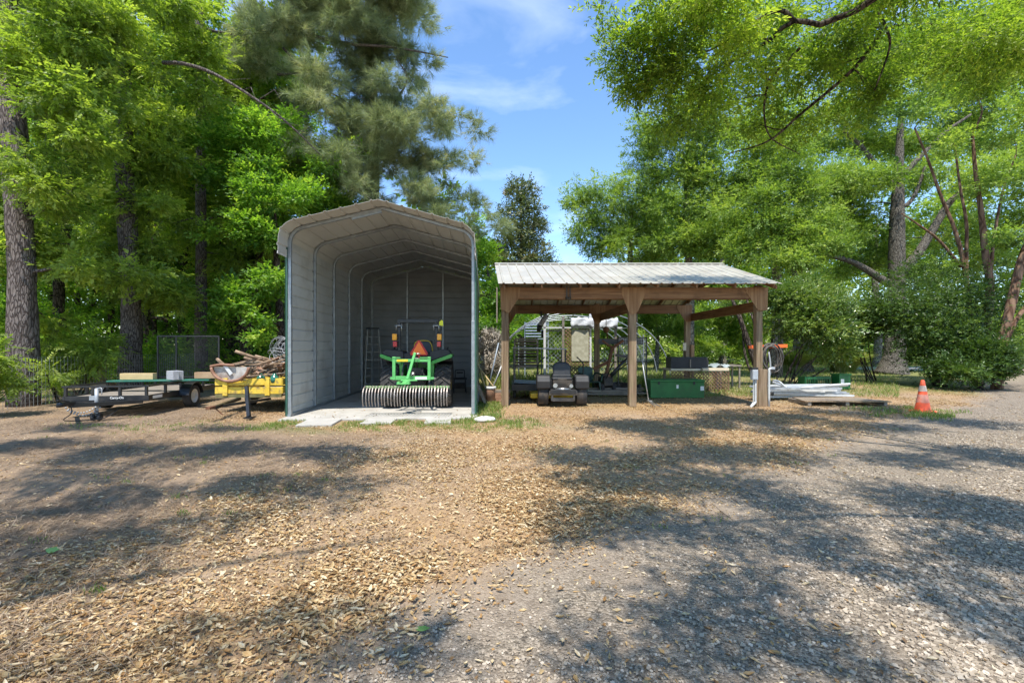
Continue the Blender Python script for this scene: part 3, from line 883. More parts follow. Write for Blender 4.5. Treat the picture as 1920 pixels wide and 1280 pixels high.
# roof
rp = arch(.012, 3.26)
rp2 = rib_path(rp, .305, .020, .06)
mb = MB(); sweep2(mb, rp2, 0.0, .005, -.42, CL + .12)
mb.build('roof', M['roofin'], cp)
mb = MB()
for p in (rp[0], rp[-1]): mb.box((p[0] + (-.012 if p[0] < 1 else .012), CL / 2 - .15, p[1] - .01), (.012, CL + .54, .05))
mb.build_each('roof_trim', M['white'], cp)
# side walls: horizontal ribbed sheets, grey inside and green outside
def wall_profile(h, pitch=.229):
    pts = [(0, .03)]; z = .03 + pitch * .7
    while z < h - .05:
        pts += [(0, z - .024), (.016, z - .012), (.016, z + .012), (0, z + .024)]; z += pitch
    return pts + [(0, h)]
for side in (0, 1):
    sg = -1 if side == 0 else 1
    x0 = -.006 if side == 0 else CW + .006
    for (nm_, m_, o0, o1, hh) in (('side_wall', M['panel'], 0.0, .004, 3.60), ('cladding', M['greentrim'], .008, .012, 3.58)):
        mb = MB(); pr = wall_profile(hh)
        vs = []
        for (d, z) in pr:
            for (t, y) in ((o0, -.004), (o1, -.004), (o1, CL + .10), (o0, CL + .10)):
                vs.append((x0 + sg * (d + t), y, z))
        fs = []
        for i in range(len(pr) - 1):
            for k in range(4):
                k2 = (k + 1) % 4
                fs.append((i * 4 + k, i * 4 + k2, (i + 1) * 4 + k2, (i + 1) * 4 + k))
        fs += [(0, 1, 2, 3), tuple((len(pr) - 1) * 4 + k for k in range(4))]
        mb.add(vs, fs)
        if nm_ == 'side_wall': sw = mb.build(nm_, m_, cp)
        else: mb.build(nm_, m_, sw)
    mb = MB()
    mb.box((x0 + sg * .012, -.012, 1.72), (.026, .012, 3.40)); mb.box((x0 + sg * .045, .045, 1.72), (.008, .10, 3.40))
    mb.build_each('corner_trim', M['greentrim'], cp)
    # screw heads along each frame
    mb = MB()
    for i in range(1, 6):
        for k in range(15):
            mb.box((x0 + (.010 if side == 0 else -.010), i * CS + .075, .19 + k * .229), (.012, .022, .022))
            if k % 2: mb.box((x0 + (.010 if side == 0 else -.010), i * CS - .016, .19 + k * .229), (.012, .018, .018))
    mb.build('fasteners', M['dark'], sw)['kind'] = 'stuff'
# back wall
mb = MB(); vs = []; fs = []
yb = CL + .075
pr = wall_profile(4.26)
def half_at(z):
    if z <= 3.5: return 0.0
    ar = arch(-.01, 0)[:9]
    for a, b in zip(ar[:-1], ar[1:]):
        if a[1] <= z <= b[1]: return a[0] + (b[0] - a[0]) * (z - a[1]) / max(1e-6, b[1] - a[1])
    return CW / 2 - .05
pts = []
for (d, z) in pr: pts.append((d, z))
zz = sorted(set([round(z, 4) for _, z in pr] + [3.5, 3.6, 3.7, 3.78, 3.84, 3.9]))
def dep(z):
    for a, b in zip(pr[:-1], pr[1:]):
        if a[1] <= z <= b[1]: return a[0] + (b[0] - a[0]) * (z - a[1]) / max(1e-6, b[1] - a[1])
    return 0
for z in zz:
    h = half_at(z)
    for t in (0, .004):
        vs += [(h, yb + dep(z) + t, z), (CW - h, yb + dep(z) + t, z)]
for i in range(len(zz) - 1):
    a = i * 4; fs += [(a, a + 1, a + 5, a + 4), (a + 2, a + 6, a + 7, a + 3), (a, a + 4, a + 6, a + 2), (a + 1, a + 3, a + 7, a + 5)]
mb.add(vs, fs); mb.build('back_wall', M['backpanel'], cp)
for xx in (CW / 3, CW * 2 / 3):
    mb = MB(); mb.box((xx, CL + .03, 2.08), (.06, .058, 4.0)); mb.build('stud', M['steel'], cp, .004)
# braces at the front arch corners
mb = MB(); mb.bar((CW / 2 - .02, .03, 4.20), (CW / 2 - .62, .03, 4.04), .05, .03, (0, 1, 0)); mb.build('peak_brace', M['steel'], cp)

slab = MB(); slab.box((CW / 2 + .01, CL / 2 - .12, -.02), (CW + .10, CL + .50, .06))
so = slab.build('concrete_slab', M['concrete'], None, .008); so.location = (-4.53, 9.2, 0); so.rotation_euler.z = TH; tag(so, kind='structure')
sj = MB()
for yy in (2.55, 4.9): sj.box((CW / 2, yy, .0125), (CW - .2, .025, .003))
sj = sj.build('slab_joint', M['dark'], None); sj.location = so.location; sj.rotation_euler.z = TH; tag(sj, kind='structure')
for i, (x0, x1, y0, y1, lb) in enumerate((
        (-3.93, -3.30, 8.20, 8.93, 'pale concrete paver at the left of the carport mouth, largest of three'),
        (-2.82, -2.25, 8.40, 8.96, 'pale concrete paver in front of the carport mouth, middle of three'),
        (-1.66, -1.17, 8.46, 9.0, 'bright concrete paver by the right leg of the carport'))):
    mb = MB(); mb.box((0, 0, 0), (x1 - x0, y1 - y0, .07))
    o = mb.build('paver', M['concrete'], None, .01); o.location = ((x0 + x1) / 2, (y0 + y1) / 2, -.018); o.rotation_euler.z = TH + (.04, -.02, .05)[i]
    tag(o, lb, 'paver', 'concrete pavers at the carport mouth')

# ------------------------------------------------------------------ wheels
def lug_wheel(parent, c, Rr, W, rimm, lugs=20, rimr=.55, name='tyre', hub=True):
    mb = MB(); h = W / 2; ri = Rr * rimr
    mb.lathe([(ri, -h * .8), (ri + .03, -h * .95), (Rr * .86, -h), (Rr * .95, -h * .9), (Rr * .965, 0), (Rr * .95, h * .9), (Rr * .86, h), (ri + .03, h * .95), (ri, h * .8)], c, 'X', 40)
    if lugs:
        for i in range(lugs):
            for sg in (-1, 1):
                a = 2 * math.pi * (i + (.5 if sg > 0 else 0)) / lugs
                pr = None
                for k in range(4):
                    t = k / 3; aa = a + t * .30; xx = sg * (.0 + t * h * 1.0) + (-.01 * sg)
                    rr_ = Rr * (.985 - .05 * t ** 3)
                    q = Vector((c[0] + xx, c[1] + rr_ * math.cos(aa), c[2] + rr_ * math.sin(aa)))
                    if pr is not None:
                        mb.bar(pr, q, .042, Rr * .075, up=(0, math.cos(aa), math.sin(aa)))
                    pr = q
    t_ = mb.build(name, M['rubber'], parent)
    mb = MB(); o = .6
    mb.lathe([(ri + .004, -h * .82), (ri - .02, -h * .82), (ri - .03, -h * .35), (ri * .45, -h * .3), (ri * .3, -h * .45), (.001, -h * .45)], c, 'X', 28)
    mb.lathe([(.001, h * .45), (ri * .3, h * .45), (ri * .45, h * .3), (ri - .03, h * .35), (ri - .02, h * .82), (ri + .004, h * .82)], c, 'X', 28)
    for k in range(5):
        a = k * 2 * math.pi / 5
        for sg in (-1, 1): mb.cyl((c[0] + sg * h * .3, c[1] + ri * .3 * 1.25 * math.cos(a), c[2] + ri * .3 * 1.25 * math.sin(a)), (c[0] + sg * h * .52, c[1] + ri * .375 * math.cos(a), c[2] + ri * .375 * math.sin(a)), .012, 6)
    mb.build('rim', rimm, t_)
    return t_

# ------------------------------------------------------------------ tractor
tr = empty('compact_tractor', (-2.22, 10.78, .012), TH, 'green compact tractor with black roll bar and orange triangle, parked in the carport', 'tractor')
for sg in (-1, 1):
    lug_wheel(tr, (sg * .605, 0, .50), .50, .38, M['yellow'], 20, .42)
    lug_wheel(tr, (sg * .52, 1.55, .30), .30, .24, M['yellow'], 16, .45)
    # fender: band around the wheel and flat top
    mb = MB(); vs = []; fs = []
    n = 14
    for i in range(n + 1):
        a = R(78 + 92 * i / n)
        for (r_, x_) in ((.60, .40), (.60, .80), (.635, .80), (.635, .40)):
            vs.append((sg * x_, -r_ * math.cos(a) * .95, .50 + r_ * math.sin(a)))
    for i in range(n):
        for k in range(4):
            k2 = (k + 1) % 4; fs.append((i * 4 + k, i * 4 + k2, (i + 1) * 4 + k2, (i + 1) * 4 + k))
    fs += [(0, 1, 2, 3), tuple(n * 4 + k for k in range(4))]
    mb.add(vs, fs)
    fd = mb.build('fender', M['blackmatt'], tr, .006)
    mb = MB(); mb.prism([(sg * q_[0], q_[1]) for q_ in ((.34, 1.00), (.80, 1.165), (.83, 1.215), (.80, 1.25), (.36, 1.09))][::sg], (0, -.34, 0), (1, 0, 0), (0, 0, 1), (0, .62, 0)); mb.build('fender_lip', M['green'], fd, .004)
    mb = MB(); mb.prism([(sg * .30, 1.10), (sg * .40, 1.115), (sg * .79, 1.245), (sg * .74, 1.33), (sg * .62, 1.355), (sg * .30, 1.30)], (0, -.30, 0), (1, 0, 0), (0, 0, 1), (0, .55, 0))
    mb.build('fender_cover', M['blackmatt'], fd, .012)
    # lamps
    mb = MB(); mb.box((sg * .515, -.20, 1.64), (.105, .07, .145)); lt = mb.build('amber_lamp', M['amber'], tr, .012)
    mb = MB(); mb.box((sg * .505, -.20, 1.475), (.09, .07, .125)); mb.build('tail_lamp', M['redlens'], tr, .012)
    mb = MB(); mb.box((sg * .515, -.155, 1.56), (.12, .03, .32)); mb.box((sg * .45, -.15, 1.56), (.12, .02, .04)); mb.build('lamp_bracket', M['black'], tr)
    mb = MB(); mb.bar((sg * .62, .25, 1.26), (sg * .66, .55, 1.40), .025, .025)
    mb.build('grab_handle', M['black'], tr)
mb = MB()
mb.box((0, -.02, 1.17), (.66, .46, .20)); mb.box((0, .3, .62), (.36, 1.1, .5)); mb.box((0, .62, .74), (1.05, .62, .05))
mb.box((0, 1.30, .82), (.5, .3, .3))
mb.build('body', M['blackmatt'], tr, .02)
for sg in (-1, 1):
    mb = MB(); mb.prism([(sg * q_[0], q_[1]) for q_ in ((.30, .62), (.40, .66), (.40, 1.03), (.30, 1.08))][::sg], (0, -.24, 0), (1, 0, 0), (0, 0, 1), (0, .5, 0)); mb.build('side_housing', M['green'], tr, .01)
mb = MB(); mb.prism([(.88, .55), (.88, 1.16), (1.1, 1.2), (1.85, 1.10), (2.0, .95), (2.0, .55)], (-.26, 0, 0), (0, 1, 0), (0, 0, 1), (.52, 0, 0))
mb.build('hood', M['green'], tr, .03)
mb = MB()
for sg in (-1, 1):
    mb.box((sg * .435, -.06, 1.42), (.075, .07, .90)); mb.box((sg * .435, -.06, 1.90), (.14, .03, .05)); mb.box((sg * .435, -.02, 1.94), (.06, .12, .12))
    for z in (1.2, 1.3, 1.55, 1.7): mb.box((sg * .435 + .03, -.105, z), (.025, .02, .025))
mb.box((0, -.04, 2.02), (.96, .07, .085))
mb.build('roll_bar', M['black'], tr, .012)
mb = MB()
for sg in (-1, 1):
    mb = MB(); mb.cyl((sg * .435 - .10, -.10, 1.91), (sg * .435 + .10, -.10, 1.91), .012, 8); mb.cyl((sg * .435 - .06, -.11, 1.80), (sg * .435 - .06, -.11, 1.95), .010, 6); mb.cyl((sg * .435 + .06, -.11, 1.77), (sg * .435 + .06, -.11, 1.95), .010, 6)
    mb.build('roll_bar_pins', M['chrome'], tr)
mb = MB(); mb.box((.10, .12, 1.40), (.44, .10, .34), (R(-8), 0, 0)); mb.box((.04, .34, 1.24), (.46, .44, .12)); mb.build('seat', M['vinyl'], tr, .04)
mb = MB(); mb.tube(curve([(-.10, .05, 1.28), (-.10, .05, 1.46), (-.03, .05, 1.545), (.12, .05, 1.56), (.25, .05, 1.54), (.31, .05, 1.44), (.33, .05, 1.28)], 20), .009, 6)
mb.build('seat_piping', M['yellow'], tr)
mb = MB(); 
for k in range(24):
    a0, a1 = k / 24 * 6.2832, (k + 1) / 24 * 6.2832
    mb.cyl((.0 + .17 * math.cos(a0), .80 + .05 * math.sin(a0), 1.40 + .16 * math.sin(a0)), (.17 * math.cos(a1), .80 + .05 * math.sin(a1), 1.40 + .16 * math.sin(a1)), .012, 6)
mb.cyl((0, .80, 1.40), (0, .98, 1.12), .02, 8); mb.build('steering_wheel', M['black'], tr)
# slow-vehicle triangle
def tri_poly(wd, h, cut):
    return [(-wd / 2 + cut * .5, 0), (wd / 2 - cut * .5, 0), (wd / 2, cut * .9), (cut * .5, h), (-cut * .5, h), (-wd / 2, cut * .9)]
mb = MB(); mb.prism(tri_poly(.41, .345, .05), (.065, -.36, 1.215), (1, 0, 0), (0, 0, 1), (0, .006, 0)); mb.box((.065, -.33, 1.25), (.04, .05, .22))
sg_ = mb.build('warning_triangle', M['redborder'], tr)
mb = MB(); mb.prism([(-.165, 0), (.165, 0), (.005, .285), (-.005, .285)], (.065, -.363, 1.242), (1, 0, 0), (0, 0, 1), (0, .002, 0)); mb.build('triangle_centre', M['orangesign'], sg_)
mb = MB(); mb.prism([(0, .02), (.09, 0), (.085, .12), (.06, .145), (.0, .10)], (.505, -.13, 1.90), (1, 0, 0), (0, 0, 1), (0, .015, 0)); mb.build('flag', mat('yellow_flag', (.75, .75, .03), None, .5), tr)
mb = MB()   # hitch, drive shaft cover, hoses
mb.box((.02, -.28, .78), (.30, .22, .30)); mb.cyl((.0, -.42, .70), (.0, -.30, .70), .075, 12)
for sg in (-1, 1):
    mb.bar((sg * .22, -.05, .45), (sg * .36, -.85, .62), .04, .05); mb.bar((sg * .28, -.3, 1.02), (sg * .32, -.52, .58), .03, .03)
    mb.bar((sg * .28, -.3, 1.02), (sg * .12, -.25, 1.06), .05, .05)
mb.bar((.02, -.32, .95), (.05, -.72, 1.16), .035, .035)
for (x_, z_) in ((.13, .92), (.17, .84), (.22, .76), (.10, .80), (.26, .90)):
    mb.cyl((x_, -.42, z_), (x_, -.30, z_), .018, 8)
    mb.tube(curve([(x_, -.42, z_), (x_ + .03, -.50, z_ - .08), (x_ - .02, -.45, z_ - .22)], 8), .010, 6)
mb.build('hitch', M['black'], tr)
mb = MB(); mb.lathe([(.001, -.02), (.045, 0), (.05, .05), (.035, .09), (.001, .10)], (-.05, -.52, .80), 'Y', 12)
mb.build('hydraulic_fitting', M['chrome'], tr)

# ------------------------------------------------------------------ landscape rake on the hitch
rk = empty('landscape_rake', (-2.16, 9.42, .012), TH * .3, 'landscape rake with curved steel tines hitched behind the green tractor', 'rake')
mb = MB(); mb.box((0, 0, .58), (1.72, .06, .045)); mb.build('beam', mat('pale_green_paint', (.22, .42, .16), (.3, .48, .2), .5, dirt=(.3, .28, .2)), rk, .004)
NT = 28
tp = curve([(0, .015, .55), (0, -.05, .605), (0, -.14, .60), (0, -.22, .545), (0, -.265, .45), (0, -.27, .36), (0, -.245, .26), (0, -.22, .215)], 16)
for i in range(NT):
    x_ = -.845 + 1.69 * i / (NT - 1) + rnd.uniform(-.006, .006)
    mb = MB(); ln = rnd.uniform(-.012, .012)
    vs = []; fs = []
    for j, p in enumerate(tp):
        a = tp[max(j - 1, 0)]; b = tp[min(j + 1, len(tp) - 1)]
        d = (b - a).normalized(); nn = Vector((0, -d.z, d.y)) * .005
        for (sx, sn) in ((-.0085, -1), (.0085, -1), (.0085, 1), (-.0085, 1)):
            vs.append((x_ + sx, p.y + nn.y * sn, p.z + nn.z * sn + ln))
    m_ = len(tp)
    for j in range(m_ - 1):
        for k in range(4):
            k2 = (k + 1) % 4; fs.append((j * 4 + k, j * 4 + k2, (j + 1) * 4 + k2, (j + 1) * 4 + k))
    fs += [(3, 2, 1, 0), tuple((m_ - 1) * 4 + k for k in range(4))]
    mb.add(vs, fs); mb.build('tine', M['tine'], rk)
mb = MB()
yy = .44
mb.box((-.385, yy, .945), (.065, .065, .50)); mb.box((.375, yy, .945), (.065, .065, .50))
mb.box((.0, yy - .003, 1.115), (.70, .058, .06)); mb.box((.0, yy - .003, .735), (.70, .058, .085))
mb.box((-.44, yy, .73), (.05, .05, .05)); mb.box((.44, yy, .73), (.08, .05, .05))
mb.box((-.33, yy - .036, 1.175), (.18, .012, .02)); mb.box((.28, yy - .036, 1.175), (.22, .012, .02))
mb.build('hitch_frame', M['lime'], rk, .008)
mb = MB(); mb.bar((.07, yy - .01, 1.28), (-.06, .25, .72), .055, .07, (0, 1, 0)); mb.bar((-.06, .25, .70), (-.10, .0, .62), .10, .05)
mb.box((-.02, .22, .70), (.34, .12, .03), (0, 0, .25)); mb.build('boom', M['lime'], rk, .008)
mb = MB(); mb.box((-.08, .0, .645), (.27, .16, .02)); mb.box((-.18, -.01, .67), (.06, .12, .05)); mb.box((.02, -.01, .67), (.06, .12, .05)); mb.box((-.06, .01, .56), (.16, .1, .03))
mb.build('pivot_plate', M['lime'], rk, .005)
mb = MB(); mb.cyl((.0, yy - .09, .80), (.0, yy + .09, .80), .012, 8); mb.cyl((.06, yy, 1.26), (.18, yy, 1.26), .012, 8); mb.cyl((.10, yy - .05, 1.16), (.17, yy - .05, 1.16), .007, 6)
mb.cyl((-.47, yy, .73), (-.36, yy, .73), .014, 8); mb.cyl((.40, yy, .73), (.52, yy, .73), .014, 8); mb.build('pins', M['chrome'], rk)
mb = MB(); mb.box((-.20, yy - .034, 1.115), (.24, .003, .045)); mb.build('decal', M['yellow'], rk)
mb = MB(); mb.box((.20, yy - .034, .735), (.25, .003, .055)); dc = mb.build('maker_plate', M['sticker'], rk)

# stepladder and chair in the back of the carport
sl = empty('stepladder', (-4.42, 14.6, .012), R(24), 'dull metal stepladder against the left back corner of the carport', 'ladder')
for sg in (-1, 1):
    mb = MB(); mb.bar((sg * .30, 0, 0), (sg * .17, .34, 2.0), .03, .07, (0, 1, 0)); mb.build('rail', M['dullalu'], sl)
    mb = MB(); mb.bar((sg * .30, 1.0, 0), (sg * .17, .42, 1.98), .03, .04, (0, 1, 0)); mb.build('rear_leg', M['dullalu'], sl)
for k in range(1, 8):
    t = k / 8; hw = .30 - .13 * t
    mb = MB(); mb.box((0, .34 * t, 2.0 * t), (hw * 2 - .02, .085, .022)); mb.build('step', M['dullalu'], sl)
mb = MB(); mb.box((0, .38, 2.03), (.40, .24, .045)); mb.build('top_cap', M['blackmatt'], sl, .01)
mb = MB(); mb.bar((-.25, .66, 1.0), (.25, .66, 1.0), .02, .02); mb.bar((-.28, .85, .4), (.28, .85, .4), .02, .02); mb.build_each('rear_brace', M['dullalu'], sl)
ch = empty('metal_chair', (-1.62, 14.1, .012), R(10), 'small black chair in the right back of the carport beside the tractor', 'chair')
for sx in (-1, 1):
    for sy in (-1, 1):
        mb = MB(); mb.bar((sx * .19, sy * .17, 0), (sx * .17, sy * .15, .42), .025, .025); mb.build('leg', M['black'], ch)
mb = MB(); mb.box((0, 0, .44), (.42, .40, .05)); mb.build('seat', M['blackmatt'], ch, .01)
mb = MB(); mb.tube(curve([(-.14, -.05, .45), (-.14, .0, .66), (-.10, .0, .70), (.10, .0, .70), (.14, .0, .66), (.14, -.05, .45)], 18), .016, 8); mb.box((0, 0, .62), (.2, .02, .06)); mb.build('backrest', M['black'], ch)
mb = MB(); mb.box((0, 0, .22), (.36, .34, .16)); mb.build('storage_bin', M['dark'], ch, .02)

# ------------------------------------------------------------------ open wooden shelter
sh = empty('pole_shelter', (2.9, 13.2, 0), 0, 'open timber shelter with weathered white metal roof, over the mower', 'shelter')
def sb(): return MB()
def rel(v): return (v[0] - 2.9, v[1] - 13.2, v[2])
FY, BY = 10.95, 15.5
PX = [-.17, 2.89, 5.97]
for i, x_ in enumerate(PX):
    for j, y_ in enumerate((FY, BY)):
        mb = MB(); wd = .17
        if j == 0 and i == 2:
            mb.box(rel((x_ - .05, y_, 1.45)), (.15, .15, 2.90)); mb.box(rel((x_ + .02, y_ - .085, .44)), (.20, .03, .90))
            mb.box(rel((x_ + .09, y_, .44)), (.12, .13, .86))
        else:
            mb.box(rel((x_, y_, 1.45)), (wd, wd, 2.90))
        mb.build('post', M['post'], sh, .006)
# headers, tie beams, gussets
for y_ in (FY, BY):
    for s_ in (-1, 1):
        mb = MB(); mb.box(rel((2.9, y_ + s_ * .105, 2.70)), (6.36, .04, .27)); mb.build('header_beam', M['postx'], sh, .003)
for x_ in PX:
    mb = MB(); mb.box(rel((x_ + .11, (FY + BY) / 2, 2.43)), (.05, BY - FY - .05, .25)); mb.build('tie_beam', M['posty'], sh, .003)
for i, x_ in enumerate(PX):
    for y_, d_ in ((FY - .14, -1), (BY - .14, -1)):
        mb = MB()
        l_, r_ = (-.28, .28)
        if i == 0: l_ = -.10
        if i == 2: r_ = .12
        poly = [(l_, 0), (l_, -.16)] + ([(-.10, -.62)] if i else [(-.10, -.45)]) + [(.0, -.64), (.10, -.58), (r_, -.16), (r_, 0)]
        if i == 0: poly = [(-.10, 0), (-.10, -.52), (.10, -.62), (.36, -.20), (.36, 0)]
        if i == 2: poly = [(-.40, 0), (-.40, -.12), (-.12, -.55), (.10, -.55), (.12, 0)]
        mb.prism(poly, rel((x_, y_ + .0, 2.84)), (1, 0, 0), (0, 0, 1), (0, .012, 0))
        mb.build('gusset', M['ply'], sh)
EY, EZ, RY, RZ = 10.32, 2.86, 13.25, 3.84
BEY = RY + (RY - EY)
def ribbed(mb, x0a, x1a, x0b, x1b, ya, za, yb_, zb, pitch=.243, h=.02, w=.055):
    """ribbed sheet between eave line (ya, za) and ridge line (yb, zb)"""
    n = int(round((x1a - x0a) / pitch)); us = [(0, 0)]
    for k in range(n):
        c = (k + .5) / n; ww = w / (x1a - x0a)
        us += [(c - ww / 2, 0), (c - ww * .28, h), (c + ww * .28, h), (c + ww / 2, 0)]
    us.append((1, 0))
    sl_ = Vector((0, yb_ - ya, zb - za)).normalized(); nv = Vector((0, -sl_.z, sl_.y)) if yb_ > ya else Vector((0, sl_.z, -sl_.y))
    if nv.z < 0: nv = -nv
    vs = []; fs = []
    for (u, hh) in us:
        a = Vector((x0a + (x1a - x0a) * u, ya, za)); b = Vector((x0b + (x1b - x0b) * u, yb_, zb))
        for t in (0, -.004):
            vs += [rel(a + nv * (hh + t)), rel(b + nv * (hh + t))]
    for i in range(len(us) - 1):
        a = i * 4; b = a + 4
        fs += [(a, b, b + 1, a + 1), (a + 2, a + 3, b + 3, b + 2), (a, a + 2, b + 2, b), (a + 1, b + 1, b + 3, a + 3)]
    mb.add(vs, fs)
mb = MB(); ribbed(mb, -.31, 6.14, -.50, 6.10, EY, EZ, RY, RZ); mb.build('roof_sheet', M['sheetroof'], sh)
mb = MB(); ribbed(mb, -.31, 6.14, -.50, 6.10, BEY, EZ, RY, RZ); mb.build('roof_sheet', M['sheetroof'], sh)
mb = MB()
for s_ in (-1, 1): mb.prism([(0, 0), (.17, -.057), (.17, -.049), (0, .008)], rel((-.50, RY, RZ + .028)), (0, s_, 0), (0, 0, 1), (6.62, 0, 0))
mb.build('ridge_cap', M['sheetroof'], sh)
nr = 8
for k in range(nr):
    x_ = -.2 + 6.2 * k / (nr - 1)
    for s_ in (-1, 1):
        e_ = EY + .08 if s_ > 0 else BEY - .08
        mb = MB(); mb.bar(rel((x_, e_, EZ - .045)), rel((x_, RY - s_ * .03, RZ - .085)), .04, .10); mb.build('rafter', M['posty'], sh)
for s_ in (-1, 1):
    for k in range(5):
        t = .04 + .9 * k / 4
        e_ = EY if s_ > 0 else BEY
        y_ = e_ + (RY - e_) * t; z_ = EZ + (RZ - EZ) * t - .022
        mb = MB(); mb.box(rel((2.85, y_, z_)), (6.3, .085, .024), (math.atan2(RZ - EZ, RY - EY) * s_, 0, 0)); mb.build('purlin', M['postx'], sh)
for x_ in (-.215, 5.99):
    mb = MB(); mb.prism([(EY + .06, EZ - .03), (RY, RZ - .05), (BEY - .06, EZ - .03), (BEY - .06, EZ - .12), (RY, RZ - .18), (EY + .06, EZ - .12)], rel((x_ + .03, 0, 0)), (0, 1, 0), (0, 0, 1), (.03, 0, 0))
    mb.build('gable_board', M['posty'], sh)
mb = MB(); mb.box(rel((-.36, 10.9, 2.42)), (.03, .12, .84)); mb.build('side_board', M['greywood'], sh)
# bracket under the front eave
lp = empty('hanging_bracket', (1.33, 10.80, 2.86), 0, 'black steel bracket hanging from the front beam of the shelter', 'bracket')
mb = MB(); mb.box((-.03, 0, -.13), (.022, .03, .27)); mb.box((.05, 0, -.13), (.022, .03, .27)); mb.build_each('strap', M['black'], lp)
mb = MB(); mb.cyl((-.06, 0, -.29), (.07, 0, -.29), .035, 12); mb.build('roller', M['dark'], lp)
hl = empty('hanging_work_lamp', (.98, 15.25, 2.6), 0, 'grey tube lamp with black end hanging under the back beam of the shelter', 'lamp')
mb = MB(); mb.cyl((.0, 0, .02), (.0, 0, -.16), .03, 8); mb.build('stem', M['black'], hl)
mb = MB(); mb.cyl((.18, -.02, -.10), (-.06, -.1, -.48), .085, 16); mb.build('tube', M['pvc'], hl)
mb = MB(); mb.cyl((-.05, -.1, -.46), (-.10, -.12, -.66), .10, 16, .06); mb.cyl((.03, -.1, -.62), (.03, -.1, -.85), .04, 8); mb.build('socket', M['black'], hl)
ck = empty('chain_hoist', (3.02, 14.7, 2.55), 0, 'rusty hoist block on a chain hanging at the middle of the shelter', 'hoist')
mb = MB(); mb.cyl((.02, 0, -.0), (.02, 0, -.50), .012, 6); mb.build('chain', M['rust'], ck)
mb = MB(); mb.lathe([(.001, -.10), (.07, -.09), (.10, -.02), (.09, .06), (.03, .10), (.001, .10)], (.02, 0, -.56), 'Z', 14); mb.build('block', M['rust'], ck)
mb = MB()
for k in range(9): mb.lathe([(.012, -.028), (.026, 0), (.012, .028)], (.05 + .012 * math.sin(k), .0, -.68 - k * .05), 'Z', 6)
mb.build('load_chain', M['rust'], ck)

# electrical box, conduits on the right post
eb = empty('electrical_box', (5.77, 10.84, .95), 0, 'grey electrical box on the left face of the right front post', 'electrical box')
mb = MB(); mb.box((0, 0, -.19), (.13, .12, .24)); mb.box((0, -.062, -.19), (.11, .012, .21)); mb.build('case', M['pvc'], eb, .008)
mb = MB(); mb.box((-.0, .02, -.04), (.15, .14, .05)); mb.build('lid', M['black'], eb, .005)
mb = MB(); mb.tube(curve([(.03, 0, -.31), (.03, 0, -.78), (.02, -.01, -.85), (-.06, -.02, -.93), (-.09, -.02, -.97)], 14), .026, 10); mb.tube(curve([(-.02, 0, -.31), (-.02, 0, -.8), (-.04, -.01, -.86), (-.11, -.02, -.95)], 14), .013, 8)
mb.build('conduit', M['pvcw'], eb)
cd = empty('white_conduit', (6.135, 10.86, 0), 0, 'white plastic conduit running up the right side of the right front post', 'pipe')
mb = MB(); mb.tube(curve([(0, 0, 0), (0, 0, .8), (0.005, .0, .87), (.03, .02, .90), (.08, .05, .90)], 16), .026, 10); mb.build('pipe', M['pvcw'], cd)
mb = MB(); mb.box((.12, .06, .91), (.08, .07, .06)); mb.build('fitting', M['pvc'], cd, .01)
ot = MB(); ot.box((0, 0, 0), (.11, .05, .26)); ot = ot.build('outlet_box', M['tan'], None, .006); ot.location = (5.83, 15.38, 1.44); tag(ot, 'beige outlet box on the right back post of the shelter', 'outlet box')
ob = MB(); ob.box((0, 0, 0), (.12, .05, .5)); ob = ob.build('hanging_board', M['ply'], None, .005); ob.location = (6.10, 15.39, 1.25); tag(ob, 'small brown board hanging right of the back right post', 'board')

# hose reel post with orange bar
hp = empty('hose_hanger', (6.42, 11.9, 0), 0, 'coil of grey hose hung on an orange bar right of the shelter', 'hose hanger')
mb = MB(); mb.box((.02, 0, .80), (.12, .12, 1.60)); mb.build('post', M['greywood'], hp, .005)
mb = MB(); mb.bar((-.28, -.09, 1.42), (.72, -.09, 1.45), .05, .085); mb.build('crossbar', M['orange'], hp, .006)
for k in range(9):
    a_ = k * .3; rx = .21 + rnd.uniform(-.03, .04); rz = .34 + rnd.uniform(-.05, .05); ox = .24 + rnd.uniform(-.07, .07)
    mb = MB(); mb.tube([(ox + rx * math.cos(t * .2618), -.14 - .018 * k + .02 * math.sin(t + k), 1.14 + rz * math.sin(t * .2618)) for t in range(25)], .014, 7, cap=False)
    mb.build('hose_loop', M['hose'], hp)
mb = MB(); mb.tube(curve([(.18, -.2, 1.3), (.22, -.2, 1.0), (.22, -.2, .75), (.15, -.22, .62)], 14), .022, 8); mb.build('hose_end', M['pvc'], hp)

# ------------------------------------------------------------------ things under and behind the shelter
zt = empty('riding_mower', (1.22, 11.12, 0), R(-1), 'black zero-turn riding mower with its rear to the camera, under the shelter', 'mower')
for sg in (-1, 1):
    lug_wheel(zt, (sg * .46, 0, .27), .27, .25, M['black'], 0, .45)
    lug_wheel(zt, (sg * .38, 1.30, .15), .15, .12, M['black'], 0, .45)
    mb = MB(); mb.prism([(-.30, .42), (-.32, .60), (-.26, .73), (.20, .74), (.38, .60), (.38, .45)], (sg * .46 - .165, 0, 0), (0, 1, 0), (0, 0, 1), (.33, 0, 0))
    mb.build('fender', M['blackmatt'], zt, .03)
    mb = MB(); mb.tube(curve([(sg * .50, .45, .62), (sg * .56, .40, .70), (sg * .57, .36, .95), (sg * .54, .34, 1.04), (sg * .40, .30, 1.17)], 14), .016, 8); mb.build('steering_lever', M['black'], zt)
mb = MB(); mb.box((0, .35, .36), (.62, 1.5, .10)); mb.box((0, .2, .52), (.55, .5, .2)); mb.build('chassis', M['black'], zt, .01)
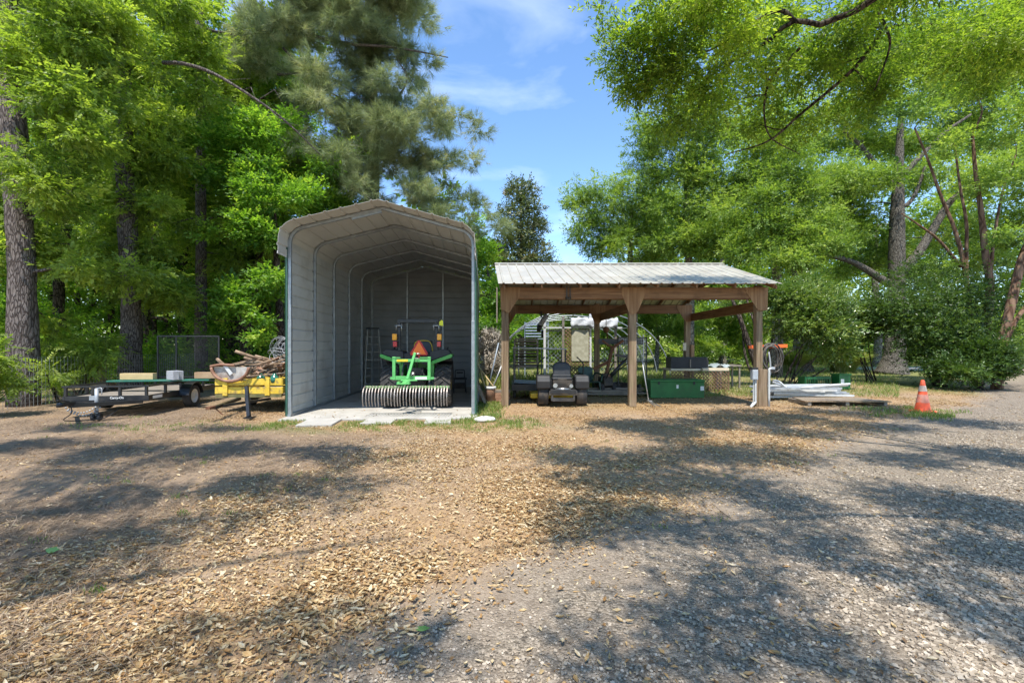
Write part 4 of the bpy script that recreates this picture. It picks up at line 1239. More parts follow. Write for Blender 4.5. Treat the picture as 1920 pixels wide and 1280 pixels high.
mb = MB(); mb.box((0, .0, .50), (.46, .40, .24)); mb.cyl((0, -.02, .60), (0, -.02, .66), .17, 18); mb.cyl((-.17, -.22, .50), (-.17, -.14, .50), .06, 12); mb.cyl((.16, -.24, .50), (.16, -.14, .50), .05, 12)
for k in range(5): mb.box((.0, -.205, .42 + k * .035), (.18, .02, .014))
mb.build('engine', M['dark'], zt, .01)
mb = MB(); mb.cyl((-.18, -.25, .50), (-.18, -.22, .50), .055, 14); mb.cyl((.20, -.25, .49), (.20, -.22, .49), .045, 14); mb.cyl((-.18, -.23, .42), (.2, -.23, .42), .02, 8); mb.build('exhaust', M['chrome'], zt)
mb = MB(); mb.box((0, .24, .70), (.46, .44, .12)); mb.box((0, .10, .655), (.50, .5, .06)); mb.build('seat', M['vinyl'], zt, .05)
mb = MB(); mb.prism([(-.21, 0), (.21, 0), (.225, .22), (.17, .31), (.08, .34), (-.08, .34), (-.17, .31), (-.225, .22)], (0, .02, .72), (1, 0, 0), (0, .18, .98), (0, .10, 0)); mb.build('backrest', M['vinyl'], zt, .035)
mb = MB(); mb.box((0, -.34, .33), (.66, .05, .10)); mb.box((-.26, -.28, .22), (.05, .06, .16)); mb.box((.26, -.28, .22), (.05, .06, .16)); mb.box((0, -.28, .17), (.50, .05, .09)); mb.build('rear_bumper', mat('mower_steel', (.09, .085, .08), (.16, .15, .14), .45, .4, dirt=(.2, .15, .1)), zt, .006)
mb = MB(); mb.box((.02, -.368, .335), (.17, .004, .06)); mb.build('warning_sticker', M['yellow'], zt)
mb = MB(); mb.box((-.05, .95, .16), (1.42, .62, .14)); mb.build('mower_deck', M['yellow'], zt, .03)

ct = empty('flatbed_cart', (.05, 12.45, 0), 0, 'low black flatbed cart with white-topped tube railing left of the mower', 'cart')
mb = MB(); mb.box((.40, .75, .32), (.92, 1.6, .17)); mb.box((.78, .75, .34), (1.45, 1.5, .05)); mb.build('bed', M['black'], ct, .006)
mb = MB(); mb.prism([(0, .45), (.80, .415), (.80, .405), (0, .435)], (.0, .10, 0), (1, 0, 0), (0, 0, 1), (0, 1.2, 0)); mb.build('deck_sheet', M['bluegrey'], ct)
mb = MB(); mb.tube([(-.03, .3, 1.40), (1.50, .3, 1.37)], .02, 8); mb.build('top_rail', M['white'], ct)
mb = MB(); mb.tube([(.02, 1.3, 1.40), (1.50, 1.3, 1.37)], .02, 8); mb.build('top_rail', M['white'], ct)
for (x_, y_) in ((0, .3), (.78, .3), (1.45, .3), (0, 1.3), (1.45, 1.3)):
    mb = MB(); mb.box((x_, y_, .89), (.03, .03, .97)); mb.build('upright', M['black'], ct)
for (x_, y_) in ((.02, .2), (.82, .2), (.02, 1.3), (.82, 1.3)):
    lug_wheel(ct, (x_, y_, .13), .13, .08, M['black'], 0, .4)
sf = empty('slatted_shelf', (.42, 13.55, .46), 0, 'grey slatted shutter panel standing upright on the flatbed cart', 'slatted panel')
for sg in (-1, 1):
    mb = MB(); mb.box((sg * .34, 0, .60), (.05, .05, 1.20)); mb.build('side_post', M['greywood'], sf)
for k in range(9):
    mb = MB(); mb.box((0, .0, .42 + k * .088), (.64, .10, .018), (R(-24 + rnd.uniform(-6, 6)), R(rnd.uniform(-1.2, 1.2)), 0)); mb.build('slat', M['greywood'] if k % 3 else M['dark'], sf)
mb = MB(); mb.box((0, 0, .385), (.68, .05, .07)); mb.box((0, 0, 1.20), (.68, .05, .05)); mb.build('crosspiece', M['greywood'], sf)

pc = empty('plastic_chair', (2.28, 13.3, 0), R(200), 'dark green plastic garden chair right of the mower', 'chair')
for sx in (-1, 1):
    for sy in (-1, 1):
        mb = MB(); mb.bar((sx * .25, sy * .22, 0), (sx * .20, sy * .18, .40), .045, .045); mb.build('leg', M['chairgreen'], pc)
    mb = MB(); mb.tube(curve([(sx * .25, .20, .40), (sx * .29, .18, .60), (sx * .29, -.10, .66), (sx * .26, -.22, .60), (sx * .2, -.24, .42)], 16), .028, 8); mb.build('armrest', M['chairgreen'], pc)
mb = MB(); mb.box((0, 0, .41), (.44, .44, .035)); mb.build('seat', M['chairgreen'], pc, .015)
mb = MB(); mb.prism([(-.2, 0), (.2, 0), (.25, .36), (.18, .43), (-.18, .43), (-.25, .36)], (0, -.20, .42), (1, 0, 0), (0, -.2, .98), (0, -.025, 0)); mb.build('backrest', M['chairgreen'], pc, .01)

eh = empty('engine_hoist', (3.05, 13.9, 0), R(8), 'rusty engine hoist with slanted black ram between the two middle posts', 'hoist')
mb = MB(); mb.bar((-.5, -.35, .08), (.9, -.35, .08), .07, .07); mb.bar((-.5, .35, .08), (.9, .35, .08), .07, .07); mb.box((-.3, 0, .085), (.09, .8, .075)); mb.build('base', M['black'], eh)
mb = MB(); mb.bar((-.30, 0, .1), (.02, .0, 1.42), .08, .08, (0, 1, 0)); mb.build('mast', M['rust'], eh)
mb = MB(); mb.bar((.02, 0, 1.40), (.36, 0, 1.62), .07, .08, (0, 1, 0)); mb.bar((.02, 0, 1.40), (-.3, 0, 1.62), .05, .06, (0, 1, 0)); mb.build('boom', M['rust'], eh)
mb = MB(); mb.cyl((-.18, -.08, .45), (.36, -.08, 1.0), .045, 10); mb.cyl((.36, -.08, 1.0), (.62, -.08, 1.22), .028, 8); mb.bar((.1, -.06, 1.18), (.75, -.05, 1.1), .08, .07, (0, 1, 0)); mb.build('ram', M['black'], eh)
mb = MB(); mb.bar((-.55, .1, .75), (-.05, .0, 1.0), .09, .07, (0, 1, 0)); mb.lathe([(.001, -.07), (.1, -.06), (.12, 0), (.1, .06), (.001, .07)], (-.2, -.1, .55), 'Y', 12); mb.build('bracket', M['rust'], eh)
wc = empty('wire_basket', (3.78, 14.3, 0), 0, 'white wire rack on black legs behind the middle front post', 'rack')
mb = MB()
for k in range(13): mb.box((-.42 + .07 * k, 0, 1.34), (.008, .008, .72))
for k in range(15): mb.box((0, 0, .99 + .05 * k), (.86, .008, .008))
mb.build('wire_grid', M['alu'], wc)
mb = MB()
for x_ in (-.44, .44): mb.box((x_, 0, .86), (.035, .035, 1.72))
mb.box((0, 0, 1.72), (.92, .035, .035)); mb.box((0, 0, .97), (.92, .035, .035)); mb.box((-.35, .02, 1.60), (1.4, .02, .17)); mb.build('stand', M['black'], wc)
ht = empty('garden_tool', (3.08, 10.98, 0), 0, 'steel-handled garden fork leaning behind the middle front post', 'garden tool')
mb = MB(); mb.cyl((.10, .15, 1.1), (.22, .02, .14), .013, 8); mb.build('handle', M['alu'], ht)
mb = MB(); mb.box((.24, 0, .12), (.12, .03, .03)); mb.bar((.18, -.02, .14), (.30, -.25, .02), .03, .02); mb.bar((.22, 0, .12), (.42, -.3, .02), .03, .02); mb.build('head', M['chrome'], ht)
bm = empty('wooden_boards', (2.6, 13.1, 0), 0, 'grey loose boards stacked low on the ground behind the mower and chair', 'boards')
for k in range(4):
    mb = MB(); mb.box((rnd.uniform(-.2, .6), rnd.uniform(-.1, .5), .07 + .045 * k), (2.0, .16, .04), (0, 0, rnd.uniform(-.2, .15))); mb.build('board', M['greywood'], bm)
tl = empty('garden_tiller', (2.75, 13.4, 0), R(20), 'dark garden tiller with long handlebars beside the plastic chair', 'tiller')
mb = MB(); mb.box((0, 0, .42), (.30, .36, .26)); mb.cyl((0, .05, .55), (0, .05, .64), .11, 14); mb.box((.16, 0, .36), (.06, .2, .3)); mb.build('engine', M['dark'], tl, .02)
mb = MB()
for s_ in (-1, 1): mb.tube(curve([(s_ * .06, -.1, .45), (s_ * .14, -.45, .75), (s_ * .26, -.85, 1.0), (s_ * .28, -1.0, 1.02)], 14), .016, 7)
mb.build('handlebars', M['black'], tl)
for s_ in (-1, 1): lug_wheel(tl, (s_ * .19, .0, .2), .2, .10, M['rust'], 10, .45)
jk = empty('dark_scrap_pile', (3.4, 14.6, 0), 0, 'dark low heap of machine parts behind the middle post', 'scrap pile')
for k in range(10):
    mb = MB(); x_ = rnd.uniform(-.8, .7); 
    mb.box((x_, rnd.uniform(-.3, .3), .16), (rnd.uniform(.15, .5), rnd.uniform(.1, .3), rnd.uniform(.1, .3)), (rnd.uniform(-.3, .3), rnd.uniform(-.3, .3), rnd.uniform(0, 3))); mb.build('scrap_part', M['dark'], jk, .01)

gb = empty('storage_box', (4.62, 13.0, 0), 0, 'dark green steel storage box with two white stickers under the shelter', 'storage box')
mb = MB(); mb.box((0, 0, .22), (1.50, .60, .44)); mb.build('body', M['boxgreen'], gb, .01)
mb = MB(); mb.box((0, -.005, .475), (1.53, .63, .065)); mb.build('lid', M['boxgreen'], gb, .012)
for x_ in (-.52, .46):
    mb = MB(); mb.box((x_, -.315, .42), (.05, .02, .08)); mb.build('latch', M['black'], gb)
mb = MB(); mb.box((0, -.302, .32), (.06, .003, .10)); mb.build('sticker', M['sticker'], gb)
mb = MB(); mb.box((.69, -.302, .27), (.10, .003, .12)); mb.build('sticker', M['sticker'], gb)

wb = empty('workbench', (5.95, 15.0, 0), 0, 'workbench skirted with brown lattice behind the green storage box', 'workbench')
def lattice(mb, x0, z0, wd, h, y, pitch=.11, t=.025):
    c = wd + h
    k = -h
    while k < wd:
        for s_ in (1, -1):
            a0, a1 = max(0, -k), min(h, wd - k)
            if a1 > a0:
                p0 = (x0 + (k + a0 if s_ > 0 else wd - k - a0), y + .006 * s_, z0 + a0); p1 = (x0 + (k + a1 if s_ > 0 else wd - k - a1), y + .006 * s_, z0 + a1)
                mb.bar(p0, p1, .011, t, (s_ * -.7, 0, .7))
        k += pitch
mb = MB(); mb.box((-.35, 0, .70), (1.0, .8, .07)); mb.box((.55, -.1, .71), (.85, .8, .09)); mb.build('top', M['tan'], wb, .01)
mb = MB(); lattice(mb, -.85, .2, 1.0, .46, -.40); mb.build('lattice_skirt', M['lattice'], wb)
mb = MB(); lattice(mb, .15, .02, .82, .62, -.48); mb.box((.15, -.48, .33), (.03, .02, .64)); mb.box((.97, -.48, .33), (.03, .02, .64)); mb.build('lattice_skirt', M['lattice'], wb)
for x_ in (-.82, .12, .94):
    mb = MB(); mb.box((x_, .3, .34), (.07, .07, .68)); mb.build('leg', M['greywood'], wb)
bt = empty('black_cabinet', (5.72, 14.85, .74), 0, 'black rounded cabinet lying on the workbench', 'cabinet')
mb = MB(); mb.prism([(-.62, 0), (.58, 0), (.60, .22), (.54, .36), (-.62, .36)], (0, -.25, 0), (1, 0, 0), (0, 0, 1), (0, .5, 0)); mb.build('body', M['blackmatt'], bt, .015)
mb = MB(); mb.box((.0, -.262, .14), (.04, .02, .30)); mb.build('upright', M['greywood'], bt)
tp_ = MB(); vs = []; fs = []
for i in range(13):
    for j in range(9):
        vs.append((-.42 + .07 * i, -.3 + .075 * j, .05 + .05 * math.sin(i * 1.3 + j) * math.cos(j * .9) + .05 * math.sin(math.pi * i / 12) - .05 * (abs(j - 4) / 4) ** 3))
for i in range(12):
    for j in range(8): a = i * 9 + j; fs.append((a, a + 9, a + 10, a + 1))
nb = len(vs); vs += [(v[0], v[1], 0.001) for v in vs]; fs += [(a + nb, d + nb, c + nb, b + nb) for (a, b, c, d) in fs]
tp_.add(vs, fs, True); o = tp_.build('tarp', M['tarp'], None); o.location = (6.68, 14.9, .765); tag(o, 'crumpled grey-green tarp on the right end of the workbench', 'tarp')
# second table behind with metal legs
tb = empty('side_table', (7.35, 15.6, 0), 0, 'small weathered grey table right of the workbench', 'table')
mb = MB(); mb.box((0, 0, .80), (.75, .6, .05)); mb.build('top', M['greywood'], tb)
for sx in (-1, 1):
    for sy in (-1, 1):
        mb = MB(); mb.box((sx * .32, sy * .25, .39), (.05, .05, .77)); mb.build('leg', M['greywood'], tb)

# ------------------------------------------------------------------ hoop house frame behind
hh = empty('hoop_house', (2.65, 17.2, 0), 0, 'bare grey hoop greenhouse frame with lattice door behind the shelter', 'greenhouse frame')
for i in range(5):
    y_ = i * 1.6
    mb = MB(); pts = []
    for k in range(25):
        a = math.pi * k / 24
        pts.append((-3.35 * math.cos(a), y_, .55 * 0 + 2.85 * math.sin(a) ** .85))
    mb.tube(pts, .022, 8); mb.build('hoop', M['steel'], hh)
for a in (50, 90, 130):
    x_ = -3.35 * math.cos(R(a)); z_ = 2.85 * math.sin(R(a)) ** .85 - .04
    mb = MB(); mb.cyl((x_, -.1, z_), (x_, 6.5, z_), .014, 6); mb.build('purlin', M['steel'], hh)
for (x_, h_, m_) in ((-1.42, 2.35, 'alu'), (-.72, 2.6, 'greywood'), (.30, 2.75, 'alu'), (1.25, 2.5, 'greywood'), (2.3, 1.9, 'steel'), (-2.4, 1.6, 'steel')):
    mb = MB(); mb.box((x_, -.05, h_ / 2), (.085 if m_ != 'steel' else .04, .06, h_)); mb.build('end_post', M[m_] if m_ != 'alu' else M['white'], hh)
for z_ in (2.05, 1.35):
    mb = MB(); mb.box((-1.07, -.04, z_), (.65, .04, .05)); mb.build('crossbar', M['black'], hh)
mb = MB(); mb.box((0, -.06, 2.16), (3.0, .04, .05)); mb.build('crossbar', M['white'], hh)
mb = MB(); lattice(mb, -.66, .15, .92, 1.98, -.12, .14, .035); mb.build('lattice_panel', M['lattice'], hh)
mb = MB(); mb.box((-.10, -.15, 1.50), (.64, .01, 1.18)); mb.build('screen', M['screen'], hh)
vs = []; fs = []
for i in range(25):
    for j in range(5):
        u = i / 24
        vs.append((-.45 + 1.75 * u + .02 * math.sin(j * 2 + i), -.20 + .03 * math.sin(i * .9 + j * 1.3) - .01 * j, 2.50 - .085 * j + .04 * math.sin(u * 7) + .018 * math.sin(i * 1.9 + j)))
for i in range(24):
    for j in range(4): a = i * 5 + j; fs.append((a, a + 5, a + 6, a + 1))
mb = MB(); mb.add(vs, fs, True); pl_ = mb.build('plastic_sheet', M['plastic'], hh); so_ = pl_.modifiers.new('s', 'SOLIDIFY'); so_.thickness = .012
# chain link panels on the end wall
def chainlink(mb, x0, x1, z0, z1, y, p=.16, t=.008):
    wd = x1 - x0; h = z1 - z0; k = -h
    while k < wd:
        for s_ in (1, -1):
            a0, a1 = max(0, -k), min(h, wd - k)
            if a1 > a0:
                p0 = (x0 + (k + a0 if s_ > 0 else wd - k - a0), y, z0 + a0); p1 = (x0 + (k + a1 if s_ > 0 else wd - k - a1), y, z0 + a1)
                mb.bar(p0, p1, t, t)
        k += p
mb = MB(); chainlink(mb, -1.4, -.75, .05, 2.3, 0); mb.build('wire_panel', M['alu'], hh)
mb = MB(); chainlink(mb, .35, 1.2, .05, 1.3, 0); mb.build('wire_panel', M['steel'], hh)
gl = empty('louvred_window', (.95, 17.6, 0), 0, 'grey louvred window frame standing inside the hoop frame', 'window frame')
mb = MB(); mb.box((0, 0, 1.75), (.9, .04, .04)); mb.box((0, 0, 2.35), (.9, .04, .04)); mb.box((-.45, 0, 1.2), (.04, .04, 2.4)); mb.box((.45, 0, 1.2), (.04, .04, 2.4)); mb.build('frame', M['bluegrey'], gl)
for k in range(5):
    mb = MB(); mb.box((0, 0, 1.85 + .11 * k), (.86, .08, .012), (R(35), 0, 0)); mb.build('slat', M['bluegrey'], gl)

# ------------------------------------------------------------------ right of the shelter: gutters, boards, crates, cone
gp = empty('gutter_pile', (8.05, 12.35, 0), 0, 'pile of old white and grey metal gutters lying right of the shelter', 'gutter pile')
for k in range(22):
    z_ = .05 + .036 * (k // 2.6); x_ = rnd.uniform(-.35, .25) - (0 if k < 9 else .25); y_ = rnd.uniform(-.35, .35); L2 = rnd.uniform(1.7, 2.3); an = rnd.uniform(-.14, .14)
    mb = MB()
    mb.prism([(-.055, 0), (.055, 0), (.055, .045), (.047, .045), (.047, .008), (-.047, .008), (-.047, .05), (-.055, .05)],
             (x_ - L2 / 2 * math.cos(an), y_ - L2 / 2 * math.sin(an), z_), (-math.sin(an), math.cos(an), 0), (0, 0, 1), (L2 * math.cos(an), L2 * math.sin(an), rnd.uniform(-.02, .03)))
    mb.build('gutter', M['alu'] if k % 3 else M['white'], gp)
mb = MB(); c_ = curve([(-1.02, -.1, .52), (-.86, -.1, .49), (-.70, -.1, .36), (-.52, -.1, .30), (.2, -.1, .37), (1.05, -.1, .43)], 22)
mb.tube(c_, .028, 8); mb.build('downspout', M['white'], gp)
mb = MB(); mb.tube(curve([(-.95, .05, .47), (-.75, .05, .40), (-.5, .05, .33), (.3, .05, .34), (1.1, .05, .38)], 20), .028, 8); mb.build('downspout', M['alu'], gp)
pb = empty('plywood_pallet', (8.15, 11.45, 0), R(-2), 'flat weathered wooden panel lying on the ground in front of the gutters', 'wood panel')
for k in range(5):
    mb = MB(); mb.box((0, -.36 + .18 * k, .10), (2.05 - .1 * k, .17, .022)); mb.build('plank', M['greywood'] if k % 2 else M['post'], pb)
for k in range(3):
    mb = MB(); mb.box((-.9 + .9 * k, 0, .045), (.08, .85, .085)); mb.build('runner', M['greywood'], pb)
def crate(x, y, z, h, lb, rz=0.0):
    e = empty('plastic_crate', (x, y, z), rz, lb, 'crate', 'green crates behind the gutters')
    for sx in (-1, 1):
        mb = MB(); mb.box((sx * .23, 0, h / 2), (.02, .34, h)); mb.build('end_panel', M['crate'], e, .004)
    for sy in (-1, 1):
        mb = MB(); mb.box((0, sy * .165, h * .12), (.44, .018, h * .22)); mb.box((0, sy * .165, h * .9), (.44, .018, h * .16))
        for k in range(6): mb.box((-.19 + .076 * k, sy * .165, h * .52), (.022, .016, h * .62))
        mb.build('side_panel', M['crate'], e)
    mb = MB(); mb.box((0, 0, .012), (.44, .31, .02)); mb.build('bottom', M['crate'], e)
crate(10.15, 15.6, .0, .42, 'green slatted plastic crate left in the row behind the gutters', .1)
crate(10.65, 15.7, .0, .42, 'green slatted plastic crate in the middle of the row behind the gutters', -.08)
cb = empty('green_bin', (11.2, 15.5, 0), .1, 'tall dark green bin at the right end of the crates', 'bin')
mb = MB(); mb.box((0, 0, .24), (.42, .36, .48)); mb.build('body', M['crate'], cb, .02)
mb = MB(); mb.box((0, 0, .50), (.46, .40, .05)); mb.build('lid', M['boxgreen'], cb, .01)
mb = MB(); mb.box((-.1, -.185, .27), (.12, .004, .16)); mb.build('sticker', M['sticker'], cb)

cn_ = empty('traffic_cone', (8.98, 9.95, 0), R(6), 'faded orange traffic cone beside the gravel drive', 'traffic cone')
mb = MB()
mb.lathe([(.15, .03), (.142, .05), (.128, .12), (.072, .46)], (0, 0, 0), 'Z', 28); mb.lathe([(.052, .575), (.034, .69), (.024, .70), (.001, .70)], (0, 0, 0), 'Z', 28)
mb.lathe([(.072, .46), (.052, .575)], (0, 0, 0), 'Z', 28)
mb.build('body', M['coneo'], cn_)
mb = MB(); mb.prism([(-.19, -.15), (-.15, -.19), (.15, -.19), (.19, -.15), (.19, .15), (.15, .19), (-.15, .19), (-.19, .15)], (0, 0, .004), (1, 0, 0), (0, 1, 0), (0, 0, .03)); mb.build('base', M['coneo'], cn_, .006)
mb = MB(); mb.lathe([(.1145, .21), (.0855, .385)], (0, 0, 0), 'Z', 28); mb.build('collar', mat('worn_cone_collar', (.60, .22, .14), (.66, .30, .22), .5, dirt=(.8, .12, .05), dirt_amt=.6, dscale=14), cn_)
mb = MB(); mb.lathe([(.0765, .455), (.0545, .575)], (0, 0, 0), 'Z', 28); mb.build('upper_collar', M['conew'], cn_)
st = MB()
st.v = []; r_ = random.Random(3)
st.lathe([(.001, -.03), (.13, -.02), (.17, .02), (.15, .06), (.06, .085), (.001, .09)], (0, 0, 0), 'Z', 11)
st.v = [(v[0] * 1.3 + r_.uniform(-.012, .012), v[1] * .8 + r_.uniform(-.012, .012), v[2] + r_.uniform(-.008, .008)) for v in st.v]
st = st.build('rock', M['stone'], None); st.location = (-.53, 8.75, 0); tag(st, 'pale flat rock on the ground right of the carport front', 'rock')

# right of the carport: pot, bricks, leaning poles
pt = empty('clay_pot', (-.55, 11.6, 0), 0, 'old clay chimney pot between the carport and the shelter', 'pot')
mb = MB(); mb.lathe([(.001, .0), (.115, .0), (.125, .30), (.135, .36), (.125, .37), (.11, .33), (.10, .1), (.001, .1)], (0, 0, 0), 'Z', 22); mb.build('body', M['terracotta'], pt)
mb = MB(); mb.lathe([(.135, .36), (.15, .38), (.14, .42), (.11, .42)], (0, 0, 0), 'Z', 22); mb.build('rim', M['white'], pt)
bk = empty('brick_stack', (-.28, 11.9, 0), R(5), 'short stack of red bricks and boards behind the left post', 'brick stack')
for k in range(4):
    for j in range(2):
        mb = MB(); mb.box((.11 * (j * 2 - 1) + (k % 2) * .02, 0, .04 + k * .077), (.2, .10, .07)); mb.build('brick', M['terracotta'] if k < 3 else M['greywood'], bk, .004)
for i, (a, b, mm_, lb) in enumerate((
        ((-.60, 11.9, .02), (-1.02, 12.6, 1.25), 'lumber', 'tan wooden pole leaning beside the carport wall, steepest of the poles'),
        ((-.42, 11.9, .30), (-1.0, 12.3, 1.02), 'lumber', 'orange-tan pole leaning low beside the carport'),
        ((-.70, 13.4, .2), (-.40, 13.6, 1.55), 'bluegrey', 'bluish grey pole leaning toward the shelter'),
        ((-.62, 13.0, .1), (-.15, 13.5, 1.25), 'alu', 'pale grey pole leaning toward the shelter'))):
    mb = MB(); mb.cyl((0, 0, 0), Vector(b) - Vector(a), .022, 8); o = mb.build('leaning_pole', M[mm_], None); o.location = a; tag(o, lb, 'pole')
lb_ = MB(); lb_.box((0, 0, 0), (.05, .35, .75), (0, R(-24), 0)); lb_ = lb_.build('leaning_board', M['greywood'], None, .004); lb_.location = (-.80, 11.3, .36); tag(lb_, 'short grey board leaning on the outer carport wall', 'board')

# ------------------------------------------------------------------ utility trailer (left)
ut = empty('utility_trailer', (-8.98, 9.12, 0), R(10), 'black open utility trailer with silver tongue jack, parked before the trees', 'trailer')
TW, TL = 1.50, 3.1
mb = MB()
for x_ in (0, TW): mb.box((x_, TL / 2, .615), (.05, TL + .05, .035)); 
for y_ in (0, TL): mb.box((TW / 2, y_, .6152), (TW - .05, .05, .035))
mb.build('top_rail', M['black'], ut, .004)
mb = MB()
mb.box((0, TL / 2, .37), (.05, TL + .05, .11)); mb.box((TW, TL / 2, .37), (.05, TL + .05, .11)); mb.box((TW / 2, 0, .3702), (TW - .05, .05, .11)); mb.box((TW / 2, TL, .3702), (TW - .05, .05, .11))
for k in range(1, 5): mb.box((TW / 2, k * TL / 5, .345), (TW - .05, .05, .05))
mb.build('frame', M['black'], ut, .004)
for (x_, y_) in [(.03 + (TW - .06) * k / 3, 0) for k in range(4)] + [(TW, y) for y in (.62, 1.24, 2.3, TL - .02)] + [(0, y) for y in (.62, 1.24, 1.86, 2.5, TL - .02)]:
    mb = MB(); mb.box((x_, y_, .512), (.045, .045, .172)); mb.build('upright', M['black'], ut)
for k in range(7):
    mb = MB(); mb.box((.13 + k * .207, TL / 2, .39), (.195, TL - .08, .03)); mb.build('deck_board', M['greywood'], ut, .003)
mb = MB(); mb.bar((.10, 0, .30), (TW / 2, -.95, .34), .05, .07); mb.bar((TW - .10, 0, .30), (TW / 2, -.95, .34), .05, .07); mb.box((TW / 2, -.35, .315), (.76, .05, .06)); mb.build('tongue', M['black'], ut, .003)
mb = MB(); mb.box((TW / 2, -1.02, .38), (.09, .30, .07)); mb.lathe([(.001, .0), (.05, .0), (.055, .05), (.03, .085), (.001, .09)], (TW / 2, -1.18, .345), 'Z', 12); mb.bar((TW / 2 - .02, -.95, .42), (TW / 2 - .02, -1.2, .47), .03, .02)
mb.build('coupler', M['black'], ut, .005)
mb = MB(); jx = TW / 2 + .17
mb.cyl((jx, -.55, .16), (jx, -.55, .62), .032, 14); mb.cyl((jx, -.55, .10), (jx, -.55, .2), .024, 12); mb.box((jx - .05, -.55, .44), (.12, .05, .08)); jo = mb.build('tongue_jack', M['alu'], ut)
mb = MB(); mb.tube(curve([(jx, -.55, .62), (jx + .07, -.56, .635), (jx + .10, -.57, .60), (jx + .10, -.57, .50)], 8), .008, 6); mb.build('crank', M['alu'], jo)
for s_ in (-1, 1):
    mb = MB(); mb.lathe([(.001, -.025), (.06, -.025), (.07, 0), (.06, .025), (.001, .025)], (jx + s_ * .05, -.55, .07), 'X', 18); mb.build('jack_wheel', M['blackmatt'], jo)
mb = MB(); mb.box((jx, -.55, .135), (.17, .09, .02)); mb.build('jack_plate', M['black'], jo)
mb = MB()
for s_ in (0, 1):
    for k in range(12):
        t = k / 11; mb.lathe([(.008, -.016), (.019, 0), (.008, .016)], (TW / 2 - .1 + .3 * t + .03 * s_, -.9 + .35 * t, .30 - .12 * math.sin(math.pi * t) - .05 * s_), 'X', 6)
mb.build('safety_chain', M['alu'], ut)
mb = MB(); mb.tube(curve([(TW / 2 - .02, -.9, .33), (TW / 2 + .02, -.95, .2), (TW / 2 - .05, -1.0, .08), (TW / 2 + .3, -.6, .05), (TW / 2 + .4, -.3, .2)], 18), .009, 6); mb.build('wiring', M['black'], ut)
for x_ in (-.14, TW + .14):
    wh = lug_wheel(ut, (x_, 1.42, .265), .265, .17, M['white'], 0, .60)
    mb = MB(); vs = []; fs = []; n = 12
    for i in range(n + 1):
        a = R(8 + 164 * i / n)
        for (r_, xx) in ((.31, -.11), (.31, .11), (.325, .11), (.325, -.11)): vs.append((x_ + xx, 1.42 - r_ * math.cos(a) * 1.08, .265 + r_ * math.sin(a)))
    for i in range(n):
        for k in range(4): k2 = (k + 1) % 4; fs.append((i * 4 + k, i * 4 + k2, (i + 1) * 4 + k2, (i + 1) * 4 + k))
    fs += [(0, 1, 2, 3), tuple(n * 4 + k for k in range(4))]
    mb.add(vs, fs); mb.build('fender', M['black'], ut)
mb = MB(); mb.cyl((-.1, 1.42, .265), (TW + .1, 1.42, .265), .03, 10); mb.build('axle', M['black'], ut)
# ramp gate of expanded metal
mb = MB(); gz0, gz1 = .50, 1.72
for x_ in (0.0, TW * .30, TW): mb.box((x_, TL + .07, (gz0 + gz1) / 2), (.035, .035, gz1 - gz0))
mb.box((TW / 2, TL + .07, gz0), (TW, .035, .035)); mb.box((TW / 2, TL + .07, gz1), (TW, .035, .035))
gt = mb.build('ramp_gate', M['black'], ut, .002)
mb = MB()
nz = 34
for k in range(nz):
    z_ = gz0 + .03 + (gz1 - gz0 - .06) * k / (nz - 1)
    pr = None
    for j in range(31):
        q = (.02 + (TW - .04) * j / 30, TL + .07, z_ + (.010 if (j + k) % 2 else -.010))
        if pr: mb.bar(pr, q, .006, .0065)
        pr = q
mb.build('mesh_panel', M['black'], gt)
def lettering(name, text, size, m, parent, loc, rx=90, rz=0):
    cu = bpy.data.curves.new(name, 'FONT'); cu.body = text; cu.size = size; cu.extrude = .001; cu.offset = .0015; cu.align_x = 'CENTER'; cu.align_y = 'CENTER'
    t_ = bpy.data.objects.new(name, cu); COL.objects.link(t_); bpy.context.view_layer.update(); me = bpy.data.meshes.new_from_object(t_); bpy.data.objects.remove(t_)
    o = bpy.data.objects.new(name, me); COL.objects.link(o); me.materials.clear(); me.materials.append(m); o.parent = parent; o.location = loc; o.rotation_euler = (R(rx), 0, R(rz)); return o
mb = MB(); mb.prism([(-.19, -.02), (-.17, -.035), (.17, -.035), (.19, -.02), (.19, .02), (.17, .035), (-.17, .035), (-.19, .02)], (.95, -.0265, .385), (1, 0, 0), (0, 0, 1), (0, -.002, 0)); bd = mb.build('maker_badge', M['black'], ut)
lettering('badge_lettering', 'Carry-On', .062, M['sticker'], bd, (.95, -.031, .385))
mb = MB(); mb.box((TW + .0265, .28, .375), (.003, .34, .06)); mb.build('white_label', M['sticker'], ut)
mb = MB(); mb.box((TW + .0265, 1.95, .375), (.003, .12, .05)); mb.build('white_label', M['sticker'], ut)

gbd = MB(); gbd.box((0, 0, 0), (2.25, .24, .035), (0, R(-.6), R(3))); gbd = gbd.build('green_plank', M['greenboard'], None, .004); gbd.location = (-8.05, 10.45, .655); tag(gbd, 'dark green painted plank laid across the black trailer rails', 'plank')
wd1 = MB(); wd1.box((0, 0, 0), (.72, .14, .14), (0, 0, R(4))); wd1 = wd1.build('lumber_block', M['lumber'], None, .004); wd1.location = (-8.62, 10.5, .744); tag(wd1, 'fresh yellow lumber block on the left end of the green plank', 'lumber')
wd1.location.z = .655 + .0175 + .07 + .006 - .003
wd2 = MB(); wd2.box((0, 0, 0), (.55, .14, .14), (0, 0, R(3))); wd2 = wd2.build('lumber_block', mat('aged_lumber', (.34, .22, .12), (.42, .29, .17), .8), None, .004); wd2.location = (-7.02, 10.52, .77); tag(wd2, 'browner lumber block on the right end of the green plank', 'lumber')
cm = empty('cinder_block', (-7.72, 10.42, .676), R(5), 'grey cinder block with two holes standing on the green plank', 'cinder block')
mb = MB()
